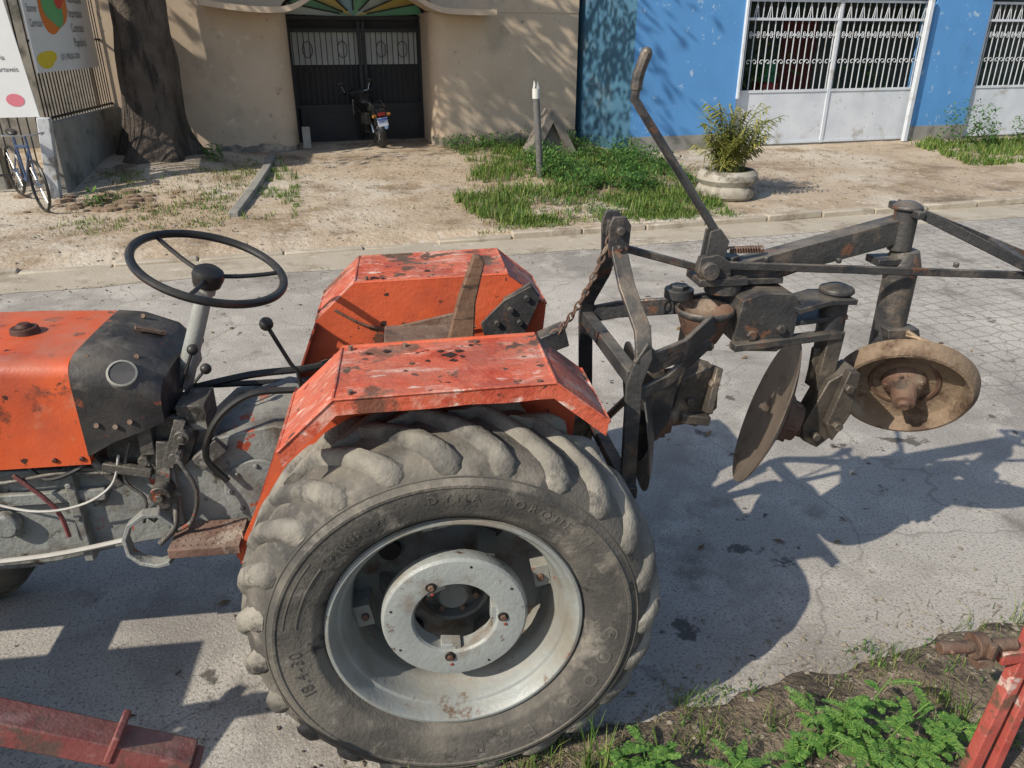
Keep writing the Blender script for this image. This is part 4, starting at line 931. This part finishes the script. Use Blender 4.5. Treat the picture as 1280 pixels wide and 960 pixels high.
# ---------------------------------------------------------------- bicycle
BK=empty('bicycle');bu,bw=-3.47,12.75;BK.location=(bu*ca-bw*sa,bu*sa+bw*ca,G(bu,bw));BK.rotation_euler=(rad(0),rad(6),RZ+rad(-60))
m=M()
for x in(0,-1.05): m.rev([(.335,-.018),(.36,-.02),(.375,0),(.36,.02),(.335,.018)],(x,0,.375),(0,1,0),44,True)
m.build('tyres',BLACK,BK,True)
m=M()
for x in(0,-1.05):
    for k in range(18): m.cyl((x,0,.375),(x+.34*math.cos(k*.349),0,.375+.34*math.sin(k*.349)),.003,n=4)
    m.cyl((x,-.05,.375),(x,.05,.375),.03)
m.tube([(-.38,-.28,1.0),(-.22,-.25,1.06),(-.17,0,1.04),(-.22,.25,1.06),(-.38,.28,1.0)],.011,8,3)
m.build('spokes_and_bars',CHROME,BK,True)
m=M();m.tube([(0,0,.375),(-.08,0,.6),(-.17,0,1.04)],.016,8,3);m.tube([(-.14,0,.86),(-.55,0,.32)],.02,8);m.tube([(-.14,0,.9),(-.72,0,.80)],.02,8);m.tube([(-.55,0,.32),(-.75,0,.95)],.018,8);m.tube([(-.55,0,.32),(-1.05,0,.375)],.013,8);m.tube([(-.72,0,.80),(-1.05,0,.375)],.012,8)
m.rev([(.08,-.003),(.1,-.003),(.1,.003),(.08,.003)],(-.55,.05,.32),(0,1,0),24,True)
m.build('frame',flat('blue_frame',(.05,.08,.16),.4),BK,True)
m=M();m.sphere((-.78,0,.99),.13,(1.1,.6,.35));m.build('saddle',BLACK,BK,True)
# ---------------------------------------------------------------- near weeds
def frond(m,b,a,L_,el,nl,ll):
    d=V((math.cos(a),math.sin(a),0));sd=V((-d.y,d.x,0));pts=[]
    for i in range(9):
        t_=i/8;pts.append(b+d*L_*t_*math.cos(el*(1-.4*t_))+V((0,0,L_*(math.sin(el)*t_-.35*t_*t_))))
    m.tube(pts,.0012,4)
    for j in range(nl):
        t_=.18+.82*j/nl;i=min(int(t_*8),7);f=t_*8-i;p=pts[i].lerp(pts[i+1],f);l=ll*math.sin(math.pi*min(1,.12+t_*.85))+.004
        for sg in(1,-1):
            q=p+sd*sg*l+d*l*.35+V((0,0,random.uniform(-.2,.2)*l));wv=d*.0022
            m.add([p-wv,p+wv,q+wv*1.1,q-wv*1.1],[(0,1,2,3)])
m=M();rc,rs=math.cos(-RZ),math.sin(-RZ)
def w2r(x,y): return x*rc-y*rs,x*rs+y*rc
plants=[(1.30,2.16,.36,4),(1.40,2.10,.32,3),(1.20,2.10,.26,3),(1.50,2.02,.24,3),(.50,1.99,.20,3),(.40,1.96,.14,2),(1.08,2.02,.16,2),(1.62,2.10,.20,3),(1.36,1.98,.2,3),(.8,1.98,.12,2)]
for x,y,h,ns in plants:
    u,w=w2r(x,y);z=max(G(u,w),0);b=V((u,w,z))
    for s_ in range(ns):
        a=random.uniform(0,6.28);top=b+V((math.cos(a)*h*.4,math.sin(a)*h*.4,h*random.uniform(.6,1)));m.tube([b,b.lerp(top,.5)+V((0,0,.02)),top],.0025,5,3)
        for k in range(8):
            p=b.lerp(top,.2+.8*k/8);frond(m,p,random.uniform(0,6.28),random.uniform(.06,.13),random.uniform(.1,.9),16,.014)
m.build('fern_weeds',FERN,None,False,0,RZ,False)
m=M();PN=[(-.2,1.5),(5,1.5),(5,2.15),(-.2,2.1)]
def nearb(u,w): blades(m,u,w,random.uniform(.03,.13),max(G(u,w),0),6,.05,.0018)
scatter(PN,520,nearb,.03,2.2,4)
for x,y,h in((.28,2.0,.26),(.34,1.98,.3),(.55,2.02,.2),(1.1,2.1,.16)):
    u,w=w2r(x,y);blades(m,u,w,h,max(G(u,w),0),9,.02,.0032)
m.build('near_grass',GRASS,None,False,0,RZ,False)
m=M()
def nd(u,w): blades(m,u,w,random.uniform(.02,.06),max(G(u,w),0),4,.05,.0016)
scatter(PN,520,nd,-.1,2.2,9)
for k in range(500):
    u=random.uniform(-.2,4.6);w=random.uniform(1.5,2.35);z=max(G(u,w),0)+.008;a=random.uniform(0,6.28);l=random.uniform(.02,.08)
    m.tube([(u,w,z),(u+l*math.cos(a),w+l*math.sin(a),z+random.uniform(0,.012))],.0012,4)
m.build('dry_straw',DRY,None,False,0,RZ,False)
m=M()
for k in range(80):
    u=random.uniform(.2,4.2);w=random.uniform(1.5,2.12);leafy(m,u,w,random.uniform(.04,.10),12,.011,max(G(u,w),0))
u,w=w2r(1.02,1.98);leafy(m,u,w,.12,9,.028,max(G(u,w),0))
m.build('clover',WEED,None,False,0,RZ,False)
# ---------------------------------------------------------------- light, sky, camera
sc=bpy.context.scene
wd=bpy.data.worlds.new('World');sc.world=wd;wd.use_nodes=True;nt=wd.node_tree
sky=nt.nodes.new('ShaderNodeTexSky');sky.sky_type='NISHITA';sky.sun_disc=False;sky.sun_elevation=rad(38);sky.sun_rotation=rad(230)
nt.links.new(sky.outputs[0],nt.nodes['Background'].inputs[0]);nt.nodes['Background'].inputs[1].default_value=.145
ld=bpy.data.lights.new('sun','SUN');ld.energy=4.9;ld.angle=rad(.55);ld.color=(1,.93,.81)
lo=bpy.data.objects.new('sun',ld);sc.collection.objects.link(lo)
e=rad(38);a=rad(40);dv=V((math.cos(e)*math.cos(a),math.cos(e)*math.sin(a),-math.sin(e)))
lo.rotation_euler=dv.to_track_quat('-Z','Y').to_euler();lo.location=(-6,-6,8)
cd=bpy.data.cameras.new('camera');cd.lens=27;cd.sensor_width=36;cd.clip_end=800;cd.clip_start=.05
co=bpy.data.objects.new('camera',cd);sc.collection.objects.link(co);co.location=(0,0,2.55);co.rotation_euler=(rad(65.5),0,0);sc.camera=co
sc.view_settings.view_transform='Standard';sc.view_settings.look='None';sc.view_settings.exposure=0
